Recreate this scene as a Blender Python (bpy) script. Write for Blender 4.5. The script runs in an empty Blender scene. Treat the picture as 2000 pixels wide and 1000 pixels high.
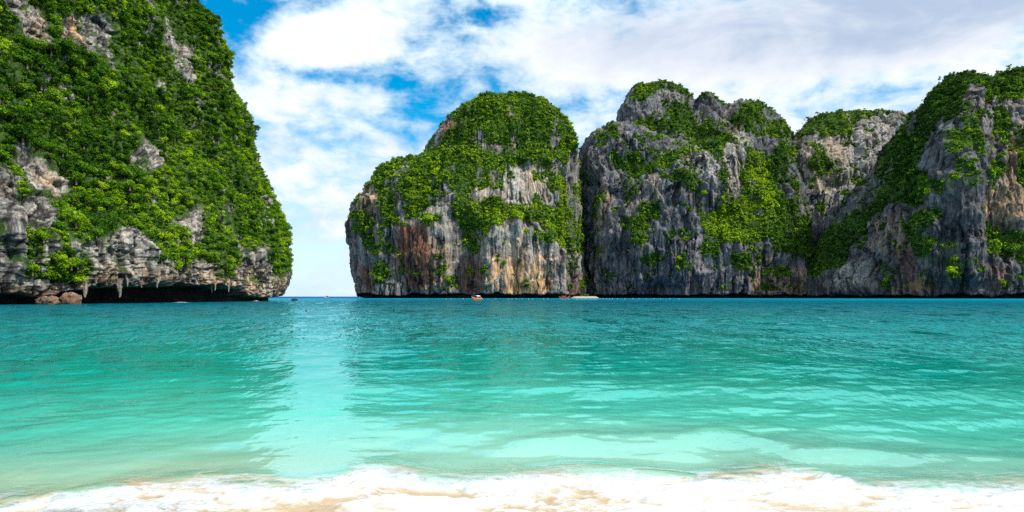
import bpy, math, random
import numpy as np
from mathutils import Vector

R = math.radians
rng = np.random.default_rng(7)
random.seed(7)
scn = bpy.context.scene
COL = scn.collection

# ------------------------------------------------------------------ camera
F = 1333.0            # focal length in photo pixels (2000 wide) = 24 mm
H = 1.6               # eye height above the water
HY = 579.0            # photo row of the horizon
cam_d = bpy.data.cameras.new('camera')
cam = bpy.data.objects.new('camera', cam_d)
COL.objects.link(cam)
cam.location = (0, 0, H)
cam.rotation_euler = (R(90), 0, 0)
cam_d.sensor_width = 36
cam_d.lens = 36 * F / 2000
cam_d.shift_y = (HY - 500) / 2000
cam_d.clip_start = 0.1
cam_d.clip_end = 40000
scn.camera = cam

scn.view_settings.view_transform = 'Standard'
scn.view_settings.look = 'None'
scn.view_settings.exposure = 0.3
scn.view_settings.gamma = 1
scn.cycles.max_bounces = 6
scn.cycles.transparent_max_bounces = 12
scn.cycles.caustics_reflective = False
scn.cycles.caustics_refractive = False
scn.cycles.use_denoising = False
scn.cycles.sample_clamp_direct = 5
scn.cycles.sample_clamp_indirect = 3
scn.cycles.denoiser = 'OPENIMAGEDENOISE'
scn.cycles.denoising_input_passes = 'RGB_ALBEDO_NORMAL'
scn.cycles.denoising_prefilter = 'ACCURATE'

SUN_DIR = Vector((0.68, -0.40, 0.86)).normalized()     # towards the sun
sun_el = math.asin(SUN_DIR.z)
sun_az = math.atan2(SUN_DIR.x, SUN_DIR.y)              # clockwise from +Y
sl = bpy.data.lights.new('sun', 'SUN')
sl.energy = 4.3
sl.angle = R(0.8)
sl.color = (1.0, 0.93, 0.82)
so = bpy.data.objects.new('sun', sl)
so.rotation_euler = (-SUN_DIR).to_track_quat('-Z', 'Y').to_euler()
so.location = (60, -60, 90)
COL.objects.link(so)


# ------------------------------------------------------------------ node helper
class NT:
    def __init__(s, tree):
        s.t = tree; s.n = tree.nodes; s.l = tree.links
        s.n.clear()
    def node(s, typ, **kw):
        nd = s.n.new(typ)
        for k, v in kw.items():
            setattr(nd, k, v)
        return nd
    def set(s, sock, v):
        if v is None: return
        if hasattr(v, 'is_output') or isinstance(v, bpy.types.NodeSocket):
            s.l.new(v, sock)
        else:
            sock.default_value = v
    def math(s, op, a, b=None, c=None, clamp=False):
        nd = s.node('ShaderNodeMath', operation=op, use_clamp=clamp)
        s.set(nd.inputs[0], a); s.set(nd.inputs[1], b)
        if c is not None: s.set(nd.inputs[2], c)
        return nd.outputs[0]
    def vmath(s, op, a, b=None):
        nd = s.node('ShaderNodeVectorMath', operation=op)
        s.set(nd.inputs[0], a); s.set(nd.inputs[1], b)
        return nd.outputs['Value'] if op in ('LENGTH', 'DOT_PRODUCT', 'DISTANCE') else nd.outputs[0]
    def noise(s, vec, scale=1.0, detail=4.0, rough=0.55, dist=0.0, lac=2.0):
        nd = s.node('ShaderNodeTexNoise')
        s.set(nd.inputs['Vector'], vec)
        nd.inputs['Scale'].default_value = scale
        nd.inputs['Detail'].default_value = detail
        nd.inputs['Roughness'].default_value = rough
        nd.inputs['Distortion'].default_value = dist
        nd.inputs['Lacunarity'].default_value = lac
        return nd.outputs['Fac']
    def voronoi(s, vec, scale=1.0, feature='F1'):
        nd = s.node('ShaderNodeTexVoronoi', feature=feature)
        s.set(nd.inputs['Vector'], vec)
        nd.inputs['Scale'].default_value = scale
        return nd.outputs['Distance']
    def ramp(s, fac, stops, interp='LINEAR'):
        nd = s.node('ShaderNodeValToRGB')
        cr = nd.color_ramp
        cr.interpolation = interp
        while len(cr.elements) < len(stops): cr.elements.new(0.5)
        for e, (p, c) in zip(cr.elements, stops):
            e.position = p
            e.color = (*c, 1) if len(c) == 3 else c
        s.set(nd.inputs[0], fac)
        return nd.outputs[0]
    def rng(s, v, a, b, c=0.0, d=1.0, smooth=False):
        nd = s.node('ShaderNodeMapRange', interpolation_type='SMOOTHSTEP' if smooth else 'LINEAR')
        s.set(nd.inputs[0], v)
        for i, x in enumerate((a, b, c, d)): s.set(nd.inputs[1 + i], x)
        return nd.outputs[0]
    def mix(s, fac, a, b, blend='MIX'):
        nd = s.node('ShaderNodeMix', data_type='RGBA', blend_type=blend)
        s.set(nd.inputs[0], fac)
        for sk, v in ((nd.inputs[6], a), (nd.inputs[7], b)):
            if isinstance(v, tuple) and len(v) == 3: v = (*v, 1)
            s.set(sk, v)
        return nd.outputs[2]
    def map(s, vec, loc=(0, 0, 0), rot=(0, 0, 0), scale=(1, 1, 1)):
        nd = s.node('ShaderNodeMapping')
        s.set(nd.inputs[0], vec)
        nd.inputs['Location'].default_value = loc
        nd.inputs['Rotation'].default_value = rot
        nd.inputs['Scale'].default_value = scale
        return nd.outputs[0]
    def attr(s, name):
        return s.node('ShaderNodeAttribute', attribute_name=name).outputs['Fac']
    def pos(s):
        return s.node('ShaderNodeNewGeometry').outputs['Position']
    def bump(s, h, strength=0.5, dist=1.0, normal=None):
        nd = s.node('ShaderNodeBump')
        nd.inputs['Strength'].default_value = strength
        nd.inputs['Distance'].default_value = dist
        s.set(nd.inputs['Height'], h)
        if normal is not None: s.set(nd.inputs['Normal'], normal)
        return nd.outputs[0]


def new_mat(name):
    m = bpy.data.materials.new(name)
    m.use_nodes = True
    nt = NT(m.node_tree)
    out = nt.node('ShaderNodeOutputMaterial')
    return m, nt, out


# ------------------------------------------------------------------ world: sky and clouds
def az_el(px, py):
    az = math.atan((px - 1000) / F)
    return az, math.atan((HY - py) / F * math.cos(az))

world = bpy.data.worlds.new('World')
scn.world = world
world.use_nodes = True
w = NT(world.node_tree)
wout = w.node('ShaderNodeOutputWorld')
bg = w.node('ShaderNodeBackground')
bg.inputs['Strength'].default_value = 0.1
sky = w.node('ShaderNodeTexSky', sky_type='NISHITA')
sky.sun_disc = False
sky.sun_elevation = sun_el
sky.sun_rotation = sun_az
sky.air_density = 1.0
sky.dust_density = 0.3
sky.ozone_density = 2.5
hs = w.node('ShaderNodeHueSaturation')
hs.inputs['Hue'].default_value = 0.487
hs.inputs['Saturation'].default_value = 1.6
hs.inputs['Value'].default_value = 1.45
w.l.new(sky.outputs[0], hs.inputs['Color'])
tc = w.node('ShaderNodeTexCoord').outputs['Generated']
sep = w.node('ShaderNodeSeparateXYZ'); w.l.new(tc, sep.inputs[0])
az = w.math('ARCTAN2', sep.outputs[0], w.math('MAXIMUM', w.math('ABSOLUTE', sep.outputs[1]), 0.001))
el = w.math('ARCSINE', sep.outputs[2])
cv = w.node('ShaderNodeCombineXYZ'); w.l.new(az, cv.inputs[0]); w.l.new(el, cv.inputs[1])
AE = cv.outputs[0]
# cloud banks of this sky: (px, py, rx, ry, weight); negative = a hole of clear blue
BLOBS = [
    (560, 45, 80, 35, .45), (700, 55, 110, 50, .40), (820, 25, 80, 35, .30), (560, 98, 120, 30, .45), (690, 105, 90, 35, .40),
    (430, 40, 70, 70, -.55), (500, 20, 80, 45, -.55), (620, 8, 60, 22, -.35), (640, 145, 80, 18, -.45), (470, 75, 40, 20, -.25), (400, 110, 60, 30, .1),
    (780, 180, 120, 50, -.30), (880, 230, 140, 70, -.26), (890, 120, 90, 70, -.28), (900, 30, 60, 35, -.40), (955, 25, 50, 28, -.5), (760, 140, 70, 25, -.3),
    (1400, 110, 520, 70, .4), (1250, 120, 300, 50, .25), (1750, 90, 300, 70, .3), (1650, 30, 500, 60, .25), (1080, 40, 150, 50, .05),
    (560, 320, 90, 40, .26), (660, 375, 80, 40, .26), (530, 195, 120, 40, .25), (725, 185, 70, 35, .50),
    (600, 470, 200, 60, -.12), (600, 560, 300, 50, -.2), (740, 300, 120, 80, -.06), (600, 260, 140, 35, -.05),
    (1150, 260, 100, 60, .05), (1170, 190, 160, 40, -.08), (1020, 200, 150, 70, -.16),
]
warp = w.noise(AE, 9.0, 5, .6)
warp2 = w.noise(w.vmath('ADD', AE, (7.3, 2.1, 0)), 9.0, 5, .6)
wv = w.node('ShaderNodeCombineXYZ')
w.l.new(w.math('MULTIPLY', w.math('SUBTRACT', warp, .5), .09), wv.inputs[0])
w.l.new(w.math('MULTIPLY', w.math('SUBTRACT', warp2, .5), .07), wv.inputs[1])
AW = w.vmath('ADD', AE, wv.outputs[0])
dens = None
for (bx, by, brx, bry, wt) in BLOBS:
    a, e = az_el(bx, by)
    nd = w.vmath('MULTIPLY', w.vmath('SUBTRACT', AW, (a, e, 0)), (F / brx, F / bry, 1))
    fall = w.rng(w.vmath('LENGTH', nd), 0.15, 1.5, wt, 0.0, True)
    dens = fall if dens is None else w.math('ADD', dens, fall)
n1 = w.noise(w.map(AE, scale=(1, 1.9, 1)), 9.5, 8, .58, .35)
n2 = w.noise(w.map(AE, loc=(3, 1, 0), scale=(1, 1.8, 1)), 22, 7, .62, .3)
tot = w.math('ADD', dens, w.math('ADD', w.math('MULTIPLY', w.math('SUBTRACT', n1, .5), 1.9),
                                 w.math('MULTIPLY', w.math('SUBTRACT', n2, .5), 1.35)))
cover = w.rng(tot, -0.66, 0.16, 0, 1, True)
thick = w.rng(tot, -0.10, .50, 0, 1, True)
# cloud colour: thin veil pale blue, thick white; lavender-grey bases in the high clouds to the right
n3 = w.noise(w.map(AE, loc=(1, 5, 0), scale=(1, 2.5, 1)), 5, 6, .6, .4)
a0, e0 = az_el(1750, 10)
gz = w.rng(w.vmath('LENGTH', w.vmath('MULTIPLY', w.vmath('SUBTRACT', AW, (a0, e0, 0)), (F / 620, F / 110, 1))), .3, 1.25, 1, 0, True)
grey = w.math('MULTIPLY', gz, w.rng(n3, .34, .6, .5, 1, True))
grey = w.math('ADD', grey, w.math('MULTIPLY', w.rng(n3, .5, .75, 0, .35), w.math('SUBTRACT', 1, gz)))
ccol = w.mix(thick, (6.0, 7.5, 8.6), (8.7, 8.8, 9.0))
ccol = w.mix(grey, ccol, (4.1, 5.0, 6.5))
# haze near the horizon
hz = w.rng(el, 0.0, 0.16, 0.85, 0.0, True)
base = w.mix(hz, hs.outputs[0], (5.5, 7.7, 9.1))
final = w.mix(w.math('MULTIPLY', cover, .97), base, ccol)
# the high cloud deck overhead is the brightest
final = w.mix(w.rng(el, R(20), R(33), 0, 1, True), final, w.vmath('MULTIPLY', final, (1.4, 1.4, 1.4)))
# below the horizon
final = w.mix(w.rng(el, -0.02, 0.0), (.8, 1.7, 1.9), final)
w.l.new(final, bg.inputs['Color'])
w.l.new(bg.outputs[0], wout.inputs[0])


# ------------------------------------------------------------------ numpy noise
def _h(x, y, z, seed):
    n = (x.astype(np.uint32) * np.uint32(374761393) + y.astype(np.uint32) * np.uint32(668265263)
         + z.astype(np.uint32) * np.uint32(2147483647 - 58) + np.uint32(seed * 974711 + 13))
    n = (n ^ (n >> np.uint32(13))) * np.uint32(1274126177)
    n = (n ^ (n >> np.uint32(15))) * np.uint32(2246822519)
    n ^= n >> np.uint32(14)
    return n.astype(np.float32) * np.float32(2.0 / 4294967295.0) - np.float32(1)

def vnoise(p, seed=0):
    p = np.asarray(p, np.float32)
    fl = np.floor(p)
    i = fl.astype(np.int64)
    f = p - fl
    u = f * f * f * (f * (f * 6 - 15) + 10)
    x, y, z = i[:, 0], i[:, 1], i[:, 2]
    ux, uy, uz = u[:, 0], u[:, 1], u[:, 2]
    out = 0
    for dz in (0, 1):
        wz = uz if dz else 1 - uz
        for dy in (0, 1):
            wy = uy if dy else 1 - uy
            a = _h(x, y + dy, z + dz, seed); b = _h(x + 1, y + dy, z + dz, seed)
            out = out + (a + (b - a) * ux) * wy * wz
    return out

def fbm(p, scale, octs=4, gain=.5, seed=0, lac=2.03):
    p = np.asarray(p, np.float32) * np.asarray(scale, np.float32)
    s = 0; a = 1.0; tot = 0
    for o in range(octs):
        s = s + a * vnoise(p + 17.3 * o, seed + o); tot += a
        a *= gain; p = p * lac
    return s / tot

def ridged(p, scale, octs=4, gain=.5, seed=0):
    p = np.asarray(p, np.float32) * np.asarray(scale, np.float32)
    s = 0; a = 1.0; tot = 0
    for o in range(octs):
        s = s + a * (1 - 2 * np.abs(vnoise(p + 11.7 * o, seed + o))); tot += a
        a *= gain; p = p * 2.07
    return s / tot

def cells(p, size, seed=0):
    """Worley cells: distance gap to the nearest border and a random value per cell"""
    p = np.asarray(p, np.float32) / np.asarray(size, np.float32)
    i0 = np.floor(p).astype(np.int64)
    f1 = np.full(len(p), 9, np.float32); f2 = f1.copy(); rid = np.zeros(len(p), np.float32)
    for dx in (-1, 0, 1):
        for dy in (-1, 0, 1):
            for dz in (-1, 0, 1):
                x, y, z = i0[:, 0] + dx, i0[:, 1] + dy, i0[:, 2] + dz
                a = _h(x, y, z, seed)
                b = _h(x, y, z, seed + 7); c = _h(x, y, z, seed + 19)
                d = (x + .5 + .46 * a - p[:, 0]) ** 2 + (y + .5 + .46 * b - p[:, 1]) ** 2 + (z + .5 + .46 * c - p[:, 2]) ** 2
                m = d < f1
                f2 = np.where(m, f1, np.minimum(f2, d)); rid = np.where(m, a * .5 + b * .5 , rid); f1 = np.where(m, d, f1)
    return np.sqrt(f2) - np.sqrt(f1), rid

def sstep(x, a, b):
    t = np.clip((x - a) / (b - a), 0, 1)
    return t * t * (3 - 2 * t)


def billow(p, scale, octs=3, gain=.5, seed=0, pw=.75):
    """rounded columns parted by sharp grooves, 0 in the groove .. 1"""
    p = np.asarray(p, np.float32) * np.asarray(scale, np.float32)
    s = 0; a = 1.0; tot = 0
    for o in range(octs):
        s = s + a * np.clip(np.abs(vnoise(p + 13.1 * o, seed + o)) * 2.2, 0, 1) ** pw; tot += a
        a *= gain; p = p * 2.1
    return s / tot


# ------------------------------------------------------------------ maps drawn over a cliff's elevation (lateral, height)
MW, MH = 1100, 330           # cells of 2 photo px; columns start at px -100
def _fill(poly):
    g = np.zeros((MH, MW), bool)
    X = np.arange(MW) * 2.0 - 100; Y = np.arange(MH) * 2.0 - 40
    xs = np.array([p[0] for p in poly], float); ys = np.array([p[1] for p in poly], float)
    XX, YY = np.meshgrid(X, Y)
    n = len(poly); j = n - 1
    for i in range(n):
        c = ((ys[i] > YY) != (ys[j] > YY)) & (XX < (xs[j] - xs[i]) * (YY - ys[i]) / (ys[j] - ys[i] + 1e-9) + xs[i])
        g ^= c
        j = i
    return g
def _blur(a, r):
    for ax in (0, 1):
        for _ in range(2):
            k = 2 * r + 1
            pad = [(0, 0), (0, 0)]; pad[ax] = (r + 1, r)
            c = np.cumsum(np.pad(a, pad, mode='edge'), axis=ax)
            a = (np.take(c, range(k, c.shape[ax]), axis=ax) - np.take(c, range(0, c.shape[ax] - k), axis=ax)) / k
    return a
class Map:
    def __init__(s, v=0.0): s.g = np.full((MH, MW), v, np.float32)
    def poly(s, pts, v=1.0, blur=0, add=False):
        m = _fill(pts).astype(np.float32)
        if blur: m = _blur(m, blur)
        s.g = s.g + m * v if add else s.g * (1 - m) + v * m
        return s
    def ell(s, cx, cy, rx, ry, v=1.0, blur=0, add=False):
        return s.poly([(cx + rx * math.cos(t), cy + ry * math.sin(t)) for t in np.linspace(0, 2 * math.pi, 20)[:-1]], v, blur, add)
    def at(s, px, py):
        x = np.clip((px + 100) / 2, 0, MW - 1.01); y = np.clip((py + 40) / 2, 0, MH - 1.01)
        i = x.astype(int); j = y.astype(int); fx = x - i; fy = y - j
        g = s.g
        return (g[j, i] * (1 - fx) + g[j, i + 1] * fx) * (1 - fy) + (g[j + 1, i] * (1 - fx) + g[j + 1, i + 1] * fx) * fy

def zoomed(x0, y0, k):
    return lambda pts: [(x0 + a / k, y0 + b / k) for a, b in pts]
ZA = zoomed(0, 0, 3.3333); ZL = zoomed(0, 300, 3.125)
ZB = zoomed(660, 150, 2.2222); ZC = zoomed(1100, 130, 2.128); ZE = zoomed(1500, 120, 2.0833)

def proj(P):
    y = np.maximum(P[..., 1], 1.0)
    return 1000 + F * P[..., 0] / y, HY - F * (P[..., 2] - H) / y
def wx(px, Y): return (px - 1000) / F * Y
def wz(py, Y): return H + (HY - py) / F * Y


# ------------------------------------------------------------------ mesh helpers
def make_mesh(name, V, Q, mats=(), attrs=None, smooth=True):
    me = bpy.data.meshes.new(name)
    V = np.ascontiguousarray(V, np.float32); Q = np.ascontiguousarray(Q, np.int32)
    k = Q.shape[1]
    me.vertices.add(len(V)); me.vertices.foreach_set('co', V.ravel())
    me.loops.add(Q.size); me.loops.foreach_set('vertex_index', Q.ravel())
    me.polygons.add(len(Q)); me.polygons.foreach_set('loop_start', np.arange(0, Q.size, k, dtype=np.int32))
    me.update(calc_edges=True)
    if not smooth:
        me.polygons.foreach_set('use_smooth', np.zeros(len(Q), bool))
    for m in mats: me.materials.append(m)
    for an, av in (attrs or {}).items():
        at = me.attributes.new(an, 'FLOAT', 'POINT')
        at.data.foreach_set('value', np.ascontiguousarray(av, np.float32).ravel())
    return me

def grid_quads(n, m, wrap=False):
    i = np.arange(n if wrap else n - 1)[:, None]; j = np.arange(m - 1)[None, :]
    i2 = (i + 1) % n
    return np.stack([i * m + j, i2 * m + j, i2 * m + j + 1, i * m + j + 1], -1).reshape(-1, 4)

def grid_normals(P):
    du = np.gradient(P, axis=0); dv = np.gradient(P, axis=1)
    n = np.cross(du, dv)
    n /= np.linalg.norm(n, axis=-1, keepdims=True) + 1e-9
    return n

def link(name, me, parent=None):
    o = bpy.data.objects.new(name, me)
    COL.objects.link(o)
    if parent is not None: o.parent = parent
    return o

def tag(o, label=None, cat=None, group=None, kind=None):
    if label: o['label'] = label
    if cat: o['category'] = cat
    if group: o['group'] = group
    if kind: o['kind'] = kind
    return o

def dense(pts, n, smooth=6):
    """resample a polyline (rows of any dimension) to n points by length, lightly smoothed"""
    P = np.array(pts, float)
    d = np.r_[0, np.cumsum(np.linalg.norm(np.diff(P[:, :2], axis=0), axis=1))]
    t = np.linspace(0, d[-1], n)
    Q = np.stack([np.interp(t, d, P[:, k]) for k in range(P.shape[1])], -1)
    for _ in range(smooth):
        Q[1:-1] = (Q[:-2] + 2 * Q[1:-1] + Q[2:]) / 4
    return Q


# ------------------------------------------------------------------ materials
def simple(name, col, rough=.6, spec=.3, metal=0.0, noise=0.15, scale=3.0):
    m, t, out = new_mat(name)
    b = t.node('ShaderNodeBsdfPrincipled')
    n = t.noise(t.node('ShaderNodeTexCoord').outputs['Object'], scale, 4, .6)
    c = t.mix(t.rng(n, .3, .7), tuple(x * (1 - noise) for x in col), tuple(min(1, x * (1 + noise)) for x in col))
    t.l.new(c, b.inputs['Base Color'])
    b.inputs['Roughness'].default_value = rough
    b.inputs['Specular IOR Level'].default_value = spec
    b.inputs['Metallic'].default_value = metal
    t.l.new(b.outputs[0], out.inputs[0])
    return m

def rock_material(name, k, dark, lightc, bed=0.0, grass=(.22, .58)):
    """limestone; k = detail scale (1 = near headland, smaller = far, bigger features)"""
    m, t, out = new_mat(name)
    P = t.pos()
    warm, red, pale, veg = t.attr('warm'), t.attr('red'), t.attr('pale'), t.attr('veg')
    cav = t.attr('cavity')
    streak = t.noise(t.map(P, scale=(.8 * k, .8 * k, .05 * k)), 1, 7, .66, .4)
    fine = t.noise(t.map(P, scale=(1.7 * k, 1.7 * k, .35 * k)), 1, 6, .65, .2)
    patch = t.noise(t.map(P, scale=(.1 * k, .1 * k, .06 * k)), 1, 5, .6, .5)
    speck = t.noise(P, 3.2 * k, 5, .7)
    v = t.math('ADD', t.math('MULTIPLY', streak, .55), t.math('ADD', t.math('MULTIPLY', fine, .3), t.math('MULTIPLY', patch, .25)))
    col = t.ramp(t.rng(v, .40, .69), [(0, dark), (.35, tuple(a * .55 + b * .45 for a, b in zip(dark, lightc))), (.7, lightc), (1, tuple(min(1, x * 1.45) for x in lightc))])
    # pale washed faces
    pl = t.math('MULTIPLY', pale, t.rng(t.math('ADD', fine, t.math('MULTIPLY', streak, .6)), .55, .95, .25, 1))
    col = t.mix(pl, col, (.74, .66, .56))
    # iron stains hang in vertical streaks
    wst = t.noise(t.map(P, loc=(40, 3, 9), scale=(.35 * k, .35 * k, .06 * k)), 1, 6, .6, .6)
    wcol = t.ramp(fine, [(.3, (.38, .18, .06)), (.5, (.74, .43, .19)), (.68, (.88, .66, .42))])
    wm = t.math('MULTIPLY', warm, t.rng(wst, .36, .56, 0, 1, True))
    col = t.mix(t.math('MINIMUM', wm, .92), col, wcol)
    tan = t.rng(t.noise(t.map(P, loc=(4, 30, 2), scale=(.2 * k, .2 * k, .05 * k)), 1, 6, .65, .4), .53, .70, 0, .7)
    col = t.mix(tan, col, (.44, .31, .20))
    rcol = t.ramp(fine, [(.3, (.10, .035, .022)), (.55, (.30, .11, .06)), (.72, (.45, .24, .15))])
    rm = t.math('MULTIPLY', red, t.rng(wst, .3, .5, .15, 1, True))
    col = t.mix(t.math('MINIMUM', rm, .9), col, rcol)
    # black lichen streaks
    blk = t.rng(t.noise(t.map(P, loc=(9, 1, 4), scale=(.8 * k, .8 * k, .045 * k)), 1, 6, .65, .3), .51, .64, 0, .85)
    col = t.mix(t.math('MULTIPLY', blk, t.math('SUBTRACT', 1, t.math('MULTIPLY', pale, .6))), col, (.035, .036, .042))
    # shade painted into the cracks and sea notches by the cavity value
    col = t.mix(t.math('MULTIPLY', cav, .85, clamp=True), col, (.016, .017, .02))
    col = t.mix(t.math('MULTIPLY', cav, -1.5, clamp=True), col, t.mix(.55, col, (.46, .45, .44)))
    # soil, moss and low grass where plants grow
    g = t.noise(P, 1.1 * k, 5, .7)
    gcol = t.ramp(g, [(.3, (.016, .034, .006)), (.55, (.05, .11, .014)), (.75, (.13, .18, .025))])
    col = t.mix(t.rng(t.math('ADD', veg, t.math('MULTIPLY', t.math('SUBTRACT', speck, .5), 1.0)), grass[0], grass[1], 0, .95), col, gcol)
    b = t.node('ShaderNodeBsdfPrincipled')
    t.l.new(col, b.inputs['Base Color'])
    b.inputs['Roughness'].default_value = .9
    b.inputs['Specular IOR Level'].default_value = .15
    hgt = t.math('ADD', t.math('MULTIPLY', fine, .7), t.math('MULTIPLY', streak, .8))
    if bed:
        wvv = t.math('ADD', t.node('ShaderNodeSeparateXYZ').outputs[2], 0)
        sp = t.node('ShaderNodeSeparateXYZ'); t.l.new(P, sp.inputs[0])
        lay = t.math('ADD', t.math('MULTIPLY', sp.outputs[2], 1.3 * k), t.math('MULTIPLY', patch, 5))
        hgt = t.math('ADD', hgt, t.math('MULTIPLY', t.math('SINE', t.math('MULTIPLY', lay, 6.28)), bed))
    t.l.new(t.bump(hgt, .9, 1.1 / k), b.inputs['Normal'])
    t.l.new(b.outputs[0], out.inputs[0])
    return m

def foliage_material(name, dark, mid, bright, pal=.25):
    m, t, out = new_mat(name)
    tint, jit = t.attr('tint'), t.attr('leaf')
    rnd = t.node('ShaderNodeObjectInfo').outputs['Random']
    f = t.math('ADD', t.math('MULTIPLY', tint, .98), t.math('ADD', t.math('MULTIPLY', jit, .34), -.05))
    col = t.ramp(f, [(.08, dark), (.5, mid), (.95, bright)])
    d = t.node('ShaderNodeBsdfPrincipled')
    t.l.new(col, d.inputs['Base Color'])
    d.inputs['Roughness'].default_value = .55
    d.inputs['Specular IOR Level'].default_value = .08
    tr = t.node('ShaderNodeBsdfTranslucent')
    t.l.new(t.mix(.5, col, (.09, .16, .005)), tr.inputs[0])
    mx = t.node('ShaderNodeMixShader'); mx.inputs[0].default_value = pal
    t.l.new(d.outputs[0], mx.inputs[1]); t.l.new(tr.outputs[0], mx.inputs[2])
    t.l.new(mx.outputs[0], out.inputs[0])
    return m

M_ROCK_A = rock_material('headland_limestone', 1.0, (.05, .048, .046), (.46, .435, .40), bed=0, grass=(.5, .75))
M_ROCK_B = rock_material('island_limestone', .30, (.022, .022, .025), (.31, .295, .27))
M_ROCK_C = rock_material('massif_limestone', .27, (.012, .015, .021), (.195, .20, .218))
M_ROCK_E = rock_material('mountain_limestone', .32, (.009, .011, .016), (.165, .166, .178))
M_LEAF_A = foliage_material('headland_leaves', (.008, .038, .003), (.068, .19, .006), (.34, .52, .010))
M_LEAF_F = foliage_material('distant_leaves', (.010, .040, .006), (.07, .19, .010), (.38, .54, .012))
M_BARK = simple('bark', (.16, .12, .09), .9, .1, scale=6)

# ------------------------------------------------------------------ foliage
def crown_proto(nleaf, leaf, nlobes, flat=.8, seed=0):
    """leaf-card clump: lobes spread through a crown of radius 1; returns (n,4,3) corners"""
    r = np.random.default_rng(seed)
    lc = r.normal(size=(nlobes, 3)); lc /= np.linalg.norm(lc, axis=1, keepdims=True)
    lc *= r.uniform(.25, .7, (nlobes, 1)); lc[:, 2] = lc[:, 2] * .75 + .1
    lr = r.uniform(.32, .55, nlobes)
    k = r.integers(0, nlobes, nleaf)
    d = r.normal(size=(nleaf, 3)); d[:, 2] = d[:, 2] * .9 + .35
    d /= np.linalg.norm(d, axis=1, keepdims=True)
    c = lc[k] + d * (lr[k] * r.uniform(.75, 1.08, nleaf))[:, None]
    c[:, 2] *= flat
    n = d + r.normal(size=(nleaf, 3)) * .38; n[:, 2] += .25
    n /= np.linalg.norm(n, axis=1, keepdims=True)
    a = np.cross(n, r.normal(size=(nleaf, 3))); a /= np.linalg.norm(a, axis=1, keepdims=True)
    b = np.cross(n, a)
    s = leaf * r.uniform(.6, 1.35, (nleaf, 1))
    a = a * s; b = b * s * r.uniform(.45, .8, (nleaf, 1))
    droop = n * s * .25
    return np.stack([c - a - droop, c - b, c + a - droop, c + b], 1)

def scatter_foliage(name, pos, nrm, rad, tint, protos, mat, push=.35):
    Vs, Ts, Js = [], [], []
    which = rng.integers(0, len(protos), len(pos))
    for k, pr in enumerate(protos):
        idx = np.where(which == k)[0]
        if not len(idx): continue
        th = rng.uniform(0, 2 * math.pi, len(idx)); c, s = np.cos(th), np.sin(th)
        p = pr.reshape(-1, 3)
        X = p[None, :, 0] * c[:, None] - p[None, :, 1] * s[:, None]
        Y = p[None, :, 0] * s[:, None] + p[None, :, 1] * c[:, None]
        Z = np.repeat(p[None, :, 2], len(idx), 0)
        r = rad[idx][:, None]
        zs = rng.uniform(.75, 1.2, (len(idx), 1))
        off = nrm[idx] * (push * r)
        V = np.stack([X * r + pos[idx, None, 0] + off[:, None, 0], Y * r + pos[idx, None, 1] + off[:, None, 1],
                      Z * r * zs + pos[idx, None, 2] + off[:, None, 2] + .15 * r], -1)
        Vs.append(V.reshape(-1, 3))
        Ts.append(np.repeat(tint[idx], p.shape[0]))
        nl = len(pr)
        Js.append(np.repeat(rng.uniform(0, 1, len(idx) * nl), 4))
    V = np.concatenate(Vs)
    Q = np.arange(len(V)).reshape(-1, 4)
    me = make_mesh(name, V, Q, [mat], {'tint': np.concatenate(Ts), 'leaf': np.concatenate(Js)})
    return me

def thin(P, cell, pri=None):
    """keep about one point per cell of that size"""
    order = rng.permutation(len(P))
    key = np.floor(P[order] / np.asarray(cell)).astype(np.int64)
    key = key[:, 0] * 73856093 ^ key[:, 1] * 19349663 ^ key[:, 2] * 83492791
    _, first = np.unique(key, return_index=True)
    return order[first]


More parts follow.
